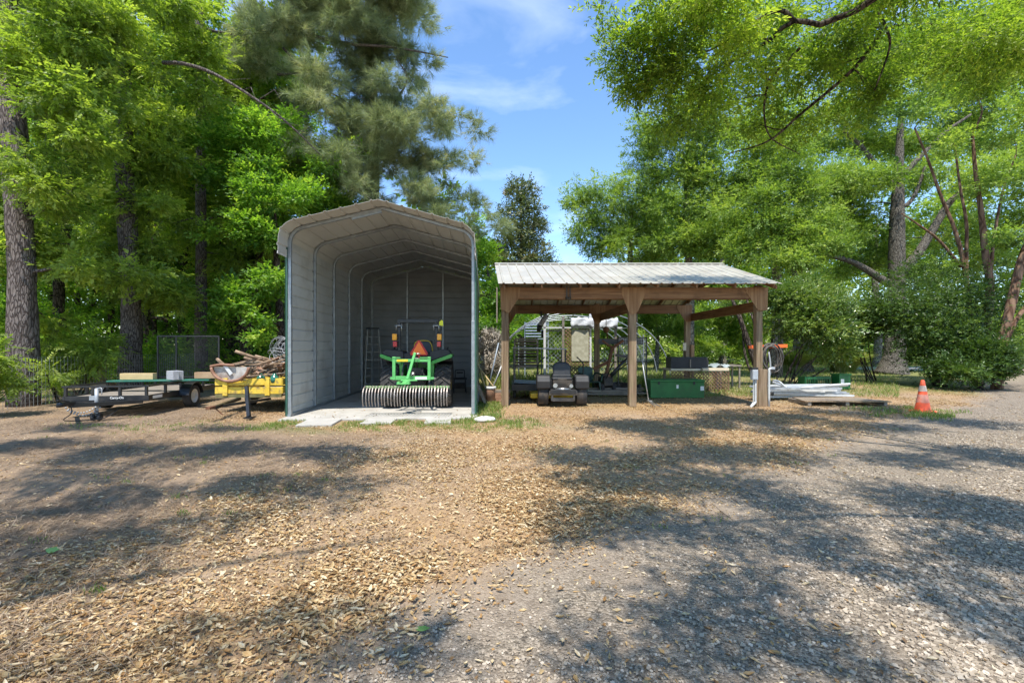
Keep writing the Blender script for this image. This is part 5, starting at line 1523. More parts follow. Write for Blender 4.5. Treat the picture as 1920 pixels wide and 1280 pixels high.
mb.box((0, -.085, .10), (.40, .03, .20)); mb.box((0, .085, .10), (.40, .03, .20))
for x_ in (-.185, 0, .185): mb.box((x_, 0, .10), (.03, .14, .198))
mb.build('block', M['block'], cm, .004); cm.rotation_euler = (0, 0, R(-35))
mb = MB()
for k in range(14): mb.lathe([(.008, -.014), (.016, 0), (.008, .014)], (.16 + .03 * math.sin(k * 2.1), -.115, .19 - .013 * k), 'Z', 6)
o = mb.build('chain', M['alu'], None); o.location = (-7.72, 10.40, .676); tag(o, 'short galvanised chain hanging off the cinder block', 'chain')

# ------------------------------------------------------------------ yellow wagon
yw = empty('yellow_wagon', (-6.42, 9.85, 0), R(4), 'small wagon trailer with flaking yellow plank sides loaded with scrap wood', 'wagon')
WW, WL = 1.40, 2.2
for (z_, h_) in ((.66, .14), (.475, .145)):
    for (c, d) in (((WW / 2, 0, z_), (WW, .03, h_)), ((0, WL / 2, z_ + .002), (.03, WL, h_)), ((WW, WL / 2, z_ + .002), (.03, WL, h_)), ((WW / 2, WL, z_), (WW, .03, h_))):
        mb = MB(); mb.box(c, d, (0, R(rnd.uniform(-.6, .6)), 0)); mb.build('side_plank', M['yellowold'], yw, .004)
for x_ in (.22, 1.10):
    mb = MB(); mb.box((x_, -.035, .555), (.10, .03, .38)); mb.build('side_batten', M['yellowold'], yw, .004)
mb = MB(); mb.box((WW / 2, .0, .36), (WW - .02, .04, .07)); mb.build('lower_board', mat('mossy_board', (.10, .10, .04), (.2, .17, .07), .9), yw)
mb = MB(); mb.box((WW / 2, WL / 2, .36), (WW - .04, WL - .04, .04)); mb.build('floor', M['greywood'], yw)
mb = MB(); mb.box((WW / 2, WL / 2, .29), (.08, WL, .07)); mb.bar((.45, .1, .29), (.62, -1.15, .25), .07, .06); mb.bar((1.1, .1, .28), (.66, -.9, .26), .05, .05); mb.build('chassis', M['black'], yw)
mb = MB(); mb.box((.60, -1.22, .26), (.08, .22, .05)); mb.bar((.60, -1.1, .24), (.72, -1.05, .10), .025, .02); mb.build('coupler', M['rust'], yw)
mb = MB(); mb.bar((1.02, -.75, .62), (1.17, -.97, .05), .06, .06, (0, 1, 0)); mb.box((1.18, -.98, .03), (.16, .13, .03)); mb.build('tongue_jack', M['black'], yw)
for x_ in (.02, WW - .02): lug_wheel(yw, (x_ * .8 + .14, 1.25, .23), .23, .14, M['rust'], 0, .5)
# load
sp = empty('scrap_wood_heap', (-5.6, 10.5, .74), 0, 'heap of dead branches and bark on the yellow wagon', 'scrap wood')
for k in range(90):
    a = rnd.uniform(-.9, .9); L2 = rnd.uniform(.3, 1.1); t = rnd.random()
    c = Vector((rnd.uniform(-.55, .55), rnd.uniform(-.5, .7), .05 + .42 * rnd.random() * (1 if True else 1)))
    c.z *= (1 - abs(c.x) / 1.1)
    d = Vector((math.cos(a), math.sin(a) * .8, rnd.uniform(-.35, .35))) * L2 / 2
    r_ = rnd.choice((.012, .02, .03))
    mb = MB(); mb.tube([c - d, c + Vector((0, 0, rnd.uniform(-.03, .03))), c + d], [r_, r_ * .9, r_ * .6], 6, jit=.1); mb.build('stick', M['stick'] if k % 4 else M['greywood'], sp)
for k in range(10):
    mb = MB(); mb.box((rnd.uniform(-.1, .5), rnd.uniform(-.5, .1), rnd.uniform(.15, .38)), (rnd.uniform(.15, .3), .08, .02), (rnd.uniform(-1, 1), rnd.uniform(-1, 1), rnd.uniform(0, 3))); mb.build('bark_piece', M['wicker'] if k % 2 else M['terracotta'], sp)
mb = MB(); mb.bar((-.55, -.55, .15), (-.95, -.40, .42), .05, .04); mb.bar((-.6, -.5, .28), (.0, -.3, .44), .06, .05); mb.build('pole', M['stick'], sp)
rg = empty('half_round_basin', (-6.08, 9.83, .98), 0, 'brown-rimmed half-round basin hanging on the front of the yellow wagon', 'basin')
mb = MB(); mb.tube([(.40 * math.cos(R(a)), -.02, .30 * math.sin(R(a))) for a in range(180, 361, 9)], .032, 10); mb.tube([(-.42, -.02, .02), (-.2, -.02, .06), (.1, -.02, .04)], .03, 8); mb.build('rim', M['wicker'], rg)
mb = MB(); mb.prism([(.38 * math.cos(R(a)), .28 * math.sin(R(a))) for a in range(180, 361, 12)], (0, .02, .0), (1, 0, 0), (0, 0, 1), (0, .12, 0)); mb.build('bowl', mat('pale_enamel', (.35, .32, .28), (.5, .47, .42), .6, dirt=(.2, .12, .08), dirt_amt=.8), rg)
mb = MB(); mb.box((-.05, -.01, -.05), (.07, .02, .25), (0, R(-35), 0)); mb.build('slat', M['white'], rg)
for (x_, z_, lb) in ((-5.52, .78, 'green glass jug at the front of the wagon load, left of two'), (-5.22, .77, 'green glass jug at the front of the wagon load, right of two')):
    mb = MB(); mb.lathe([(.001, 0), (.09, 0), (.10, .08), (.07, .14), (.03, .17), (.03, .2), (.001, .2)], (0, 0, 0), 'Z', 16); o = mb.build('glass_jug', mat('bottle_green', (.03, .14, .10), None, .15), None); o.location = (x_, 10.0, .69 - .25 + .2); tag(o, lb, 'jug', 'green jugs in the wagon')
wr = MB()
for k in range(26):
    c = Vector((rnd.uniform(-.25, .35), rnd.uniform(-.2, .2), rnd.uniform(-.12, .15))); r_ = rnd.uniform(.16, .34); ax = Matrix.Rotation(rnd.uniform(0, 3), 3, 'X') @ Matrix.Rotation(rnd.uniform(0, 3), 3, 'Z')
    wr.tube([c + ax @ Vector((r_ * math.cos(t * .35), r_ * math.sin(t * .35), .02 * math.sin(t))) for t in range(19)], .0045, 4, cap=False)
wr = wr.build('wire_tangle', M['alu'], None); wr.location = (-5.15, 10.6, 1.38); tag(wr, 'tangle of loose fence wire on top of the scrap wood heap', 'wire')

# ------------------------------------------------------------------ fence on the left
def fence(p0, p1, h, name, label, bottom=.04):
    p0 = Vector((p0[0], p0[1], 0)); p1 = Vector((p1[0], p1[1], 0)); e = empty(name, p0, 0, label, 'fence')
    d = (p1 - p0); L = d.length; mb = MB(); n = int(L / .10)
    for k in range(n + 1):
        q = d * (k / n); mb.box((q.x, q.y, (h + bottom) / 2), (.005, .005, h - bottom))
    for z_ in [bottom + i * (h - bottom) / 11 for i in range(12)]:
        mb.bar((0, 0, z_), (d.x, d.y, z_), .005, .005)
    mb.build('wire_mesh', M['steel'], e)
    return e
fe = fence((-11.05, 9.6), (-11.75, 17.0), 1.18, 'wire_fence', 'grey welded wire fence along the trees behind the black trailer')
mb = MB(); mb.box((-11.62 + 11.05, 12.9 - 9.6, .85), (.15, .15, 1.72)); mb.build('post', M['lumber'] if False else M['post'], fe, .004)
mb = MB(); mb.box((-.66, 7.3, .85), (.12, .12, 1.5)); mb.build('post', M['greywood'], fe, .004)

# two fresh green leaves lying on the dirt
for (px, py, r_, lb) in ((97, 1036, .042, 'bright green fresh leaf standing on the dark dirt'), (791, 1181, .035, 'round green leaf lying flat at the edge of the gravel')):
    Yl = CH * F / (py - HY); xl = (px - 960) / F * Yl
    mb = MB(); mb.prism([(r_ * q[0], r_ * q[1]) for q in ((-1.1, .1), (-.6, -.35), (-.1, -.5), (.4, -.42), (.8, -.15), (1.15, .2), (.7, .3), (.3, .6), (-.1, .45), (-.6, .4))], (0, 0, 0), (1, 0, 0), (0, .8, .6) if r_ > .04 else (0, 1, .1), (0, 0, .002))
    o = mb.build('green_leaf', mat('fresh_leaf', (.12, .24, .04), (.22, .34, .08), .5), None); o.location = (xl, Yl, float(height(np.array(xl), np.array(Yl))) + (.03 if r_ > .04 else .022)); tag(o, lb, 'leaf')

# ------------------------------------------------------------------ trees, left wood
def X(px, Y): return (px - 960) / F * Y
def Z(py, Y): return CH - (py - HY) / F * Y
def pxblob(px, py, Y, rpx, rpy, ry=None, w=None):
    rx = rpx / F * Y; rz = rpy / F * Y
    b = [X(px, Y), Y, Z(py, Y), rx, ry if ry else (rx + rz) / 2, rz]
    return tuple(b + ([w] if w else []))
def trunk_px(pts):
    """pts: (px, py, Y); first is the foot"""
    out = [Vector((X(a, Y), Y, Z(b, Y))) for (a, b, Y) in pts]
    out[0].z = -.05
    return out
rnd.seed(5)
vine = lambda x, z0, z1, n, Y, r=.8: [(x + rnd.uniform(-.5, .5), Y + rnd.uniform(-.9, .1), z0 + (z1 - z0) * (i + .5) / n, r * rnd.uniform(.8, 1.3), r, r * rnd.uniform(.6, 1.0)) for i in range(n)]
def drapes(pts, z0, z1, n, side=1.5, dy=(-.5, 1.3), r=(.32, .66), gap=.0):
    """small leafy clumps hanging beside and behind a trunk given by its points"""
    c = curve(pts, 40); out = []
    for i in range(n):
        z_ = z0 + (z1 - z0) * (i + rnd.random()) / n
        p = min(c, key=lambda q: abs(q.z - z_))
        off = rnd.choice((-1, 1)) * rnd.uniform(.25, side)
        y_ = rnd.uniform(*dy) if abs(off) > .55 else rnd.uniform(.1, dy[1])
        rr = rnd.uniform(*r)
        out.append((p.x + off, p.y + y_, z_, rr * 1.2, rr, rr * .6))
    return out
P1 = [Vector((-11.80, 11, -.1)), Vector((-11.85, 11, 3)), Vector((-12.0, 11, 6)), Vector((-12.3, 11.1, 9)), Vector((-12.2, 11.2, 15))]
tree('pine_tree', 'big grey-barked pine at the edge of the wood draped in feathery vines', 'tree', P1, [.30, .25, .245, .23, .16],
     drapes(P1, 3.2, 11.5, 48, 2.3, (-.9, 1.2)) + [pxblob(75, 350, 10.2, 60, 18, .5), pxblob(40, 300, 10.2, 44, 16, .5), pxblob(110, 200, 10.4, 50, 20, .5), pxblob(60, 100, 10.4, 60, 24, .5), pxblob(150, 500, 11, 40, 16, .4), pxblob(90, 600, 11.8, 30, 14, .4)],
     'leftmix', 12000, .29, M['l_left'], M['pinebark'], droop=.4, tight=.38, lr=.3, tj=.09, tseg=26, sub=22)
P2 = [Vector((-11.85, 14.1, -.1)), Vector((-11.8, 14.1, 3)), Vector((-12.0, 14.1, 7)), Vector((-12.2, 14.1, 16))]
tree('pine_tree', 'tall vine-clad pine right behind the front of the black trailer', 'tree', P2, [.31, .25, .235, .16],
     drapes(P2, 2.7, 13.5, 44, 2.2, (-.6, 1.2)) + drapes(P2, 3.0, 13, 26, .5, (-.45, .3), (.25, .42)),
     'leftmix', 12000, .30, M['l_left'], M['pinebark'], droop=.4, tight=.38, lr=.3, tj=.10, tseg=24, sub=22)
P3 = [Vector((X(377, 17), 17, -.1)), Vector((X(377, 17), 17, 5)), Vector((X(376, 17), 17, 10)), Vector((X(372, 17), 17, 17))]
tree('pine_tree', 'straight thin-crowned pine trunk behind the ramp gate of the trailer', 'tree', P3, [.22, .175, .16, .11],
     drapes(P3, 4.0, 15, 46, 2.2, (.2, 1.5), (.4, .8)), 'leftmix', 7500, .33, M['l_left'], M['pinebark'], droop=.6, tight=.33, lr=.3, tj=.09, tseg=18, sub=22)
P4 = [Vector((X(432, 19), 19, -.1)), Vector((X(436, 19), 19, 3)), Vector((X(452, 19), 19, 9)), Vector((X(470, 19), 19, 14)), Vector((X(478, 19), 19, 19))]
tree('pine_tree', 'dark leaning pine trunk beside the carport wrapped in vines', 'tree', P4, [.29, .23, .20, .16, .11],
     drapes(P4, 3.4, 15, 34, 1.8, (-.2, 1.3), (.4, .8)) + drapes(P4, 3, 11, 12, .45, (-.4, .2), (.25, .4)), 'broad', 6500, .24, M['l_left'], M['darkbark'], droop=.5, tight=.32, lr=.3, tseg=16)
for i, (px, Y, r_, h, lb) in enumerate(((120, 17.5, .17, 13, 'slim dark trunk between the two biggest vine-clad pines'), (345, 21, .2, 14, 'slim trunk close to the straight pine behind the ramp gate'),
                                        (468, 17.5, .24, 9, 'dark trunk between the yellow wagon and the carport wall'), (505, 20, .2, 12, 'slim dark trunk nearest the outer carport wall'),
                                        (278, 19, .16, 12, 'thin forked trunk behind the vine-clad pine'), (-60, 13.5, .3, 13, 'trunk just beyond the big grey-barked pine, mostly out of the picture'))):
    x_ = X(px, Y)
    tree('broadleaf_tree', lb, 'tree', [Vector((x_, Y, -.1)), Vector((x_ + rnd.uniform(-.2, .2), Y, h * .3)), Vector((x_ + rnd.uniform(-.5, .5), Y, h * .6)), Vector((x_ + rnd.uniform(-.7, .7), Y, h))], [r_ * 1.2, r_, r_ * .8, r_ * .4],
         clumps([(x_ + rnd.uniform(-1.9, 1.9), Y + rnd.uniform(.2, 2), z_, rnd.uniform(.9, 1.5), 1.1, rnd.uniform(.6, .9)) for z_ in np.linspace(2.6, h * .95, 8)], 4, .5),
         'broad', 2600, .25, M['l_left2'], M['darkbark'], droop=.3, tight=.33, lr=.3)
# bright leafy understorey trees left of the carport
tree('broadleaf_tree', 'bright green leafy tree filling the gap left of the carport roof', 'tree',
     [Vector((X(520, 16), 16.5, -.1)), Vector((X(510, 16), 16.5, 3)), Vector((X(500, 16), 16.3, 8))], [.16, .13, .06],
     clumps([pxblob(500, 420, 15.4, 60, 60, 1.2), pxblob(440, 340, 15.2, 70, 55, 1.1), pxblob(530, 340, 16, 70, 50, 1.2), pxblob(470, 540, 14.8, 60, 50, 1), pxblob(400, 260, 15.6, 60, 50, 1.1), pxblob(480, 240, 16, 80, 50, 1.1),
      pxblob(600, 300, 17.5, 70, 60, 1.3), pxblob(420, 430, 14.8, 60, 50, 1), pxblob(500, 620, 14.6, 32, 38, .6), pxblob(620, 380, 18, 70, 45, 1.3)], 6, .42),
     'broad', 11500, .22, M['l_left2'], M['darkbark'], droop=.25, tight=.3, lr=.25, twigs=0)
# the large pine behind the carport
pb_ = []
for (px, py, Y, rp, rz) in ((560, 60, 18, 75, 28), (650, 30, 18.5, 80, 30), (740, 60, 19, 60, 28), (790, 110, 19, 45, 24), (620, 130, 18, 70, 28), (700, 160, 18.5, 70, 28), (780, 195, 19, 50, 24), (560, 190, 17.6, 55, 24),
                            (640, 230, 18, 70, 28), (730, 250, 18.5, 70, 28), (820, 235, 19.2, 36, 20), (880, 240, 19.5, 36, 16), (600, 285, 17.8, 65, 26), (700, 310, 18.5, 70, 28), (790, 300, 19, 55, 24), (850, 320, 19.4, 34, 18),
                            (650, 350, 18.6, 60, 22), (760, 370, 19, 70, 24), (840, 385, 19.3, 48, 18), (890, 390, 19.6, 26, 12), (590, 10, 18, 90, 30), (760, 10, 19, 50, 22), (500, 120, 17.6, 50, 24), (530, 250, 17.4, 46, 22),
                            (480, 40, 17.6, 60, 28), (690, 90, 19.5, 60, 30), (720, 210, 20.5, 60, 30), (860, 420, 20, 40, 14), (690, -60, 18.5, 120, 40), (560, -60, 18, 120, 40), (800, 160, 20, 34, 18), (905, 425, 20.5, 28, 14)):
    for q in range(4):
        pb_.append(pxblob(px + rnd.uniform(-38, 38), py + rnd.uniform(-22, 22), Y + rnd.uniform(-1.2, 1.2), rp * rnd.uniform(.3, .6), rz * rnd.uniform(.35, .65), rp / F * Y * .5))
tree('pine_tree', 'large grey-green pine with wide sweeping boughs towering behind the carport', 'tree',
     [Vector((X(692, 20), 20, -.1)), Vector((X(692, 20), 20, 5)), Vector((X(698, 20), 20, 10)), Vector((X(690, 20), 20, 19))], [.42, .36, .30, .14],
     pb_, 'pine', 13500, .44, M['l_pine'], M['pinebark'], droop=-.1, tight=.36, lr=.2, tj=.09, upj=.6, twigs=0,
     extra=[([P(470, 100, 18.5), P(500, 60, 18), P(560, 62, 18), P(650, 82, 18), P(730, 88, 18.2), P(790, 98, 18.5), P(840, 108, 19)], .10, .02),
            ([P(530, 90, 17.8), P(600, 160, 17.8), P(660, 200, 18), P(720, 270, 18.4)], .05, .015), ([P(520, 140, 17.6), P(600, 140, 17.8), P(690, 190, 18.2)], .05, .012),
            ([P(580, 280, 17.2), P(640, 325, 17.4), P(700, 378, 17.6)], .035, .02), ([P(690, 250, 20), P(760, 160, 19), P(745, 110, 18.6)], .06, .015)], crown='crown')
bl = empty('dead_limb', (-8.2, 12.4, 9.0), 0, 'bare arching limb hanging among the leaves high left of the carport', 'branch')
mb = MB(); o_ = Vector((-8.2, 12.4, 9.0)); c_ = [P(306, 118, 12.6), P(345, 120, 12.5), P(400, 138, 12.4), P(470, 180, 12.4), P(520, 215, 12.6), P(560, 250, 13), P(600, 290, 13.6)]
c_ = curve(c_, 26); mb.tube([p - o_ for p in c_], [.055 - .040 * i / 26 for i in range(27)], 9, jit=.06)
for k in range(7):
    p = c_[8 + k * 2]; mb.tube([p - o_, p - o_ + Vector((rnd.uniform(-.1, .5), 0, rnd.uniform(-.5, .3))), p - o_ + Vector((rnd.uniform(.2, .9), .1, rnd.uniform(-.9, .1)))], [.014, .009, .004], 5)
mb.build('limb', M['pinebark'], bl)
# undergrowth at the left
def bush(name, label, blobs, kit, n, size, m_, bark=M['darkbark'], stems=5, droop=.1, tight=.22, group=None, cat='bush', base=None, shell=.45):
    bx_ = sum(b[0] for b in blobs) / len(blobs); by_ = sum(b[1] for b in blobs) / len(blobs)
    if base: bx_, by_ = base
    e = empty(name, (bx_, by_, 0), 0, label, cat, group)
    mb = MB()
    for b in blobs:
        for k in range(max(1, stems // 2)):
            s0 = Vector((rnd.uniform(-.25, .25), rnd.uniform(-.2, .2), -.03)); tgt = Vector((b[0] - bx_ + rnd.uniform(-.6, .6) * b[3], b[1] - by_ + rnd.uniform(-.6, .6) * b[4], b[2] + rnd.uniform(-.3, .5) * b[5]))
            limb(mb, s0, tgt, rnd.uniform(.02, .045), .006, .12, 8, 6, up=.4)
    mb.build('stems', bark, e)
    mesh_obj('foliage', foliage_mesh('foliage', kit, blobs, n, size, droop, .45, 30, tight, shell, (bx_, by_, 0)), m_, e)
    return e
bush('vine_bush', 'low feathery green bush growing through the wire fence', [pxblob(110, 655, 11.9, 60, 40, .6), pxblob(175, 668, 12.2, 45, 40, .6), pxblob(95, 700, 11.0, 26, 20, .4)], 'pinnate', 800, .32, M['l_left'], droop=.5)
bush('vine_bush', 'dark low bush at the foot of the left-edge pine', [pxblob(0, 730, 9.4, 26, 26, .4), pxblob(-30, 670, 9.2, 40, 50, .5)], 'pinnate', 420, .32, M['l_left'], droop=.5)
bush('understorey_bush', 'leafy undergrowth behind the trailer ramp gate', [(X(330, 18), 18.5, 1.0, 1.8, 1.2, .9), (X(250, 17), 17.5, .8, 1.2, 1, .7), (X(420, 20), 21, 1.0, 1.6, 1.2, .9)], 'broad', 2600, .22, M['l_left2'], droop=.3)
bush('understorey_bush', 'undergrowth between the wagon and the carport wall', [(X(500, 18), 18, .9, 1.0, 1, .9), (X(470, 15), 15.5, .5, .8, .6, .5)], 'broad', 1300, .22, M['l_left2'], droop=.3)

# ------------------------------------------------------------------ far woods: one mass each side
def mass(name, label, blobs, n, size, m_=None, kit='broad', stemn=0, tight=.28):
    p, o, t = blob_points(blobs, n, 30, tight, .45)
    f = o + rng.normal(0, .55, o.shape) + np.array([0, 0, -.15])
    V, Fc, T = scatter(kit, p, f, size * rng.uniform(.7, 1.3, len(p)), .5, t)
    ob_ = mesh_obj(name, np_mesh(name, V, Fc, T), m_ or M['l_far']); tag(ob_, label, kind='stuff')
    return ob_
bb = []
for k in range(95):
    Y = rnd.uniform(24, 38); px = rnd.uniform(-180, 600); z_ = rnd.uniform(.5, 14) if rnd.random() < .8 else rnd.uniform(13, 22)
    bb.append((X(px, Y), Y, z_, rnd.uniform(1.8, 3.2), 2, rnd.uniform(1.2, 2.2)))
ub = []
for k in range(150):
    Y = rnd.uniform(18.5, 24); px = rnd.uniform(-160, 560); ub.append((X(px, Y), Y, rnd.uniform(.6, 16), rnd.uniform(.6, 1.3), .8, rnd.uniform(.4, .8)))
for k in range(40):
    Y = rnd.uniform(16.5, 20); px = rnd.uniform(-100, 520); ub.append((X(px, Y), Y, rnd.uniform(.3, 2.2), rnd.uniform(.5, 1.0), .7, rnd.uniform(.35, .6)))
UB = ub
for k in range(44):
    Y = rnd.uniform(27, 40); bb.append((X(-500 + 27 * k, Y), Y, rnd.uniform(.8, 2.4), 2.4, 1.6, 1.6)); bb.append((X(-500 + 27 * k, Y), Y + 2, rnd.uniform(3, 6.5), 2.4, 1.6, 1.8))
for k in range(60):
    bb.append((rnd.uniform(-48, -17), rnd.uniform(4, 26), rnd.uniform(.6, 12), rnd.uniform(1.6, 2.6), 2, rnd.uniform(1.1, 2)))
mass('far_woods_left', 'bright sunlit woods seen between the left pines', bb, 32000, .52)
mass('understorey_foliage', 'tangled bright green understorey behind the vine-clad pines', UB, 17000, .27, M['l_left2'], tight=.34)
bb = []
for k in range(70):
    Y = rnd.uniform(30, 44); px = rnd.uniform(500, 960); bb.append((X(px, Y), Y, rnd.uniform(.5, 8.5 if px > 900 else 11), rnd.uniform(1.8, 3), 2, rnd.uniform(1.2, 2.2)))
for k in range(120):
    Y = rnd.uniform(44, 62); px = rnd.uniform(930, 2250); zt_ = 9 if px < 1200 else 15
    bb.append((X(px, Y), Y, rnd.uniform(.5, zt_), rnd.uniform(2.4, 4.2), 2.5, rnd.uniform(1.8, 3)))
for k in range(70):
    Y = rnd.uniform(42, 50); px = 960 + 19 * k; bb.append((X(px, Y), Y, rnd.uniform(1.0, 2.2), 2.2, 1.5, 1.6))
    bb.append((X(px, Y), Y + 3, rnd.uniform(3.5, 6), 2.4, 1.5, 1.9))

mass('far_woods', 'distant green woods closing the view behind the sheds', bb, 30000, .80)
bb = []
for k in range(170):
    px = rnd.uniform(1190, 2300); Y = rnd.uniform(37, 46); top_ = np.interp(px, [1190, 1300, 1450, 1600, 2300], [380, 280, 190, 110, 60]); py = rnd.uniform(top_, 660)
    bb.append((X(px, Y), Y, Z(py, Y), rnd.uniform(1.5, 2.8), 2, rnd.uniform(1.0, 1.8)))
for k in range(60):
    px = 930 + 21 * k; bb.append((X(px, 36), 36 + rnd.uniform(-1, 3), rnd.uniform(.6, 3.4), 1.7, 1.2, 1.2))
mass('woodland_edge', 'tall leafy woodland edge rising behind the lawn trees', bb, 30000, .55, M['l_right'], tight=.34)
# trunks in the far left wood that one can tell apart
proto = None
for i in range(16):
    Y = rnd.uniform(20, 30); px = [60, 100, 150, 205, 290, 320, 355, 398, 412, 458, 485, 510, 20, 265, 180, 535][i]
    if proto is None:
        proto = empty('woodland_tree', (0, 0, 0), 0, 'slim dark trunk deep in the woods behind the left pines', 'tree', 'slim trunks deep in the left woods')
        mb = MB(); c_ = curve([(0, 0, -.1), (.15, .1, 4), (-.1, 0, 8), (.2, 0, 14)], 16); mb.tube(c_, [.20 - .012 * k for k in range(17)], 10, jit=.08)
        for k in range(9): limb(mb, c_[5 + k], c_[5 + k] + Vector((rnd.uniform(-2, 2), rnd.uniform(-1, 1), rnd.uniform(.3, 1.6))), .05, .01)
        mb.build('trunk', M['darkbark'], proto)
        mesh_obj('crown', foliage_mesh('crown', 'broad', [(rnd.uniform(-2, 2), rnd.uniform(-1.5, 1.5), rnd.uniform(5, 14), 1.5, 1.3, .9) for _ in range(12)], 2600, .34, .2), M['l_far'], proto)
        o = proto
    else: o = copy_tree(proto)
    o.location = (X(px, Y), Y, 0); o.rotation_euler.z = rnd.uniform(0, 6.28); o.scale = (1, 1, rnd.uniform(.85, 1.15))

# ------------------------------------------------------------------ middle distance
mg = [(0, 0, 2.0 + i * .78, (3.3 - .21 * i) * rnd.uniform(.85, 1.1), (3.3 - .21 * i), .42) for i in range(11)]
mY = 33.0; mx_ = X(977, mY)
mbz = []
for (a, b, z_, rx, ry, rz) in mg:
    zz_ = 1.5 + z_ * 1.17
    for q in range(6):
        th = q * 1.05 + z_ * 2; mbz.append((mx_ + rx * .62 * math.cos(th), mY + ry * .62 * math.sin(th), zz_ + rnd.uniform(-.2, .2), max(.35, rx * .42), max(.35, rx * .42), .36))
mbz.append((mx_, mY, 13.0, .55, .55, .6))
tree('magnolia_tree', 'dark conical evergreen standing alone against the sky between the sheds', 'tree', [Vector((mx_, mY, -.1)), Vector((mx_, mY, 6)), Vector((mx_, mY, 13.3))], [.24, .17, .04], mbz, 'spray', 9500, .42, M['l_mag'], M['oakbark'], droop=.1, tight=.26, lr=.22)
tree('broadleaf_tree', 'green tree between the carport wall and the lone evergreen', 'tree', [Vector((X(915, 22), 22, -.1)), Vector((X(915, 22), 22, 5))], [.16, .08],
     [pxblob(905, 480, 22, 24, 34, .9), pxblob(930, 560, 21, 34, 34, .9), pxblob(900, 600, 20.5, 26, 30, .8), pxblob(925, 620, 21, 40, 24, .9), pxblob(885, 440, 23, 30, 30, 1), pxblob(960, 600, 24, 40, 24, 1)],
     'broad', 4300, .24, M['l_left2'], M['darkbark'], droop=.2)
bush('dry_bush', 'pale bare brushwood bush right of the carport wall', [pxblob(915, 650, 17.5, 22, 30, .5), pxblob(925, 690, 16.5, 26, 20, .5)], 'blade', 2600, .32, leaf_mat('dry_twigs', [(.25, .21, .16), (.42, .37, .3), (.5, .46, .38)], 0), droop=-.6)
# right-hand deciduous trees
def dtree(label, px, Y, foot, blobs, n, size=.30, kit='spray', m_='l_right', r_=.22, bark='oakbark', top=None, **kw):
    x_ = X(px, Y)
    return tree('broadleaf_tree', label, 'tree', [Vector((x_, Y, -.1)), Vector((x_ + .1, Y, (top or 9) * .35)), Vector((x_ - .1, Y, (top or 9) * .7)), Vector((x_, Y, top or 9))], [r_ * 1.4, r_, r_ * .7, r_ * .25], clumps(blobs, 10, .46, .9, .95), kit, int(n * 1.35), size * .92, M[m_], M[bark], twigs=0, **kw)
dtree('airy light green tree just right of the sky gap, behind the shelter roof', 1185, 27, 0,
      [pxblob(1100, 365, 26, 34, 30, 1.1), pxblob(1095, 420, 26, 40, 30, 1.1), pxblob(1150, 400, 26.5, 44, 36, 1.2), pxblob(1140, 460, 26, 44, 26, 1.2), pxblob(1195, 440, 27, 48, 34, 1.3), pxblob(1170, 350, 27, 26, 26, .9), pxblob(1210, 380, 27.5, 40, 40, 1.2), pxblob(1220, 480, 26.5, 60, 22, 1.3)],
      8500, .30, top=10, tight=.42)
dtree('tall yellow-green tree behind the middle of the shelter roof', 1290, 25, 0,
      [pxblob(1215, 270, 25, 44, 34, 1.2), pxblob(1270, 220, 24, 60, 40, 1.3), pxblob(1210, 325, 25, 40, 30, 1.1), pxblob(1280, 310, 24.5, 60, 40, 1.3), pxblob(1350, 260, 24, 60, 44, 1.3), pxblob(1340, 350, 24, 60, 40, 1.3), pxblob(1270, 395, 24.5, 60, 34, 1.3), pxblob(1350, 430, 24, 70, 36, 1.3), pxblob(1280, 460, 24, 60, 26, 1.2), pxblob(1400, 330, 23.5, 50, 40, 1.2)],
      12500, .30, top=13, tight=.42)
dtree('pale yellow-green tree over the right end of the shelter roof', 1455, 22, 0,
      [pxblob(1410, 390, 21.5, 60, 40, 1.2), pxblob(1480, 350, 21, 60, 40, 1.2), pxblob(1460, 430, 21, 66, 36, 1.2), pxblob(1540, 400, 21, 60, 40, 1.2), pxblob(1400, 460, 21, 50, 26, 1), pxblob(1530, 460, 20.5, 60, 34, 1.1), pxblob(1450, 290, 22, 60, 40, 1.2), pxblob(1600, 340, 22, 60, 34, 1.2), pxblob(1490, 490, 20, 40, 22, .8)],
      12500, .27, top=10, tight=.42)
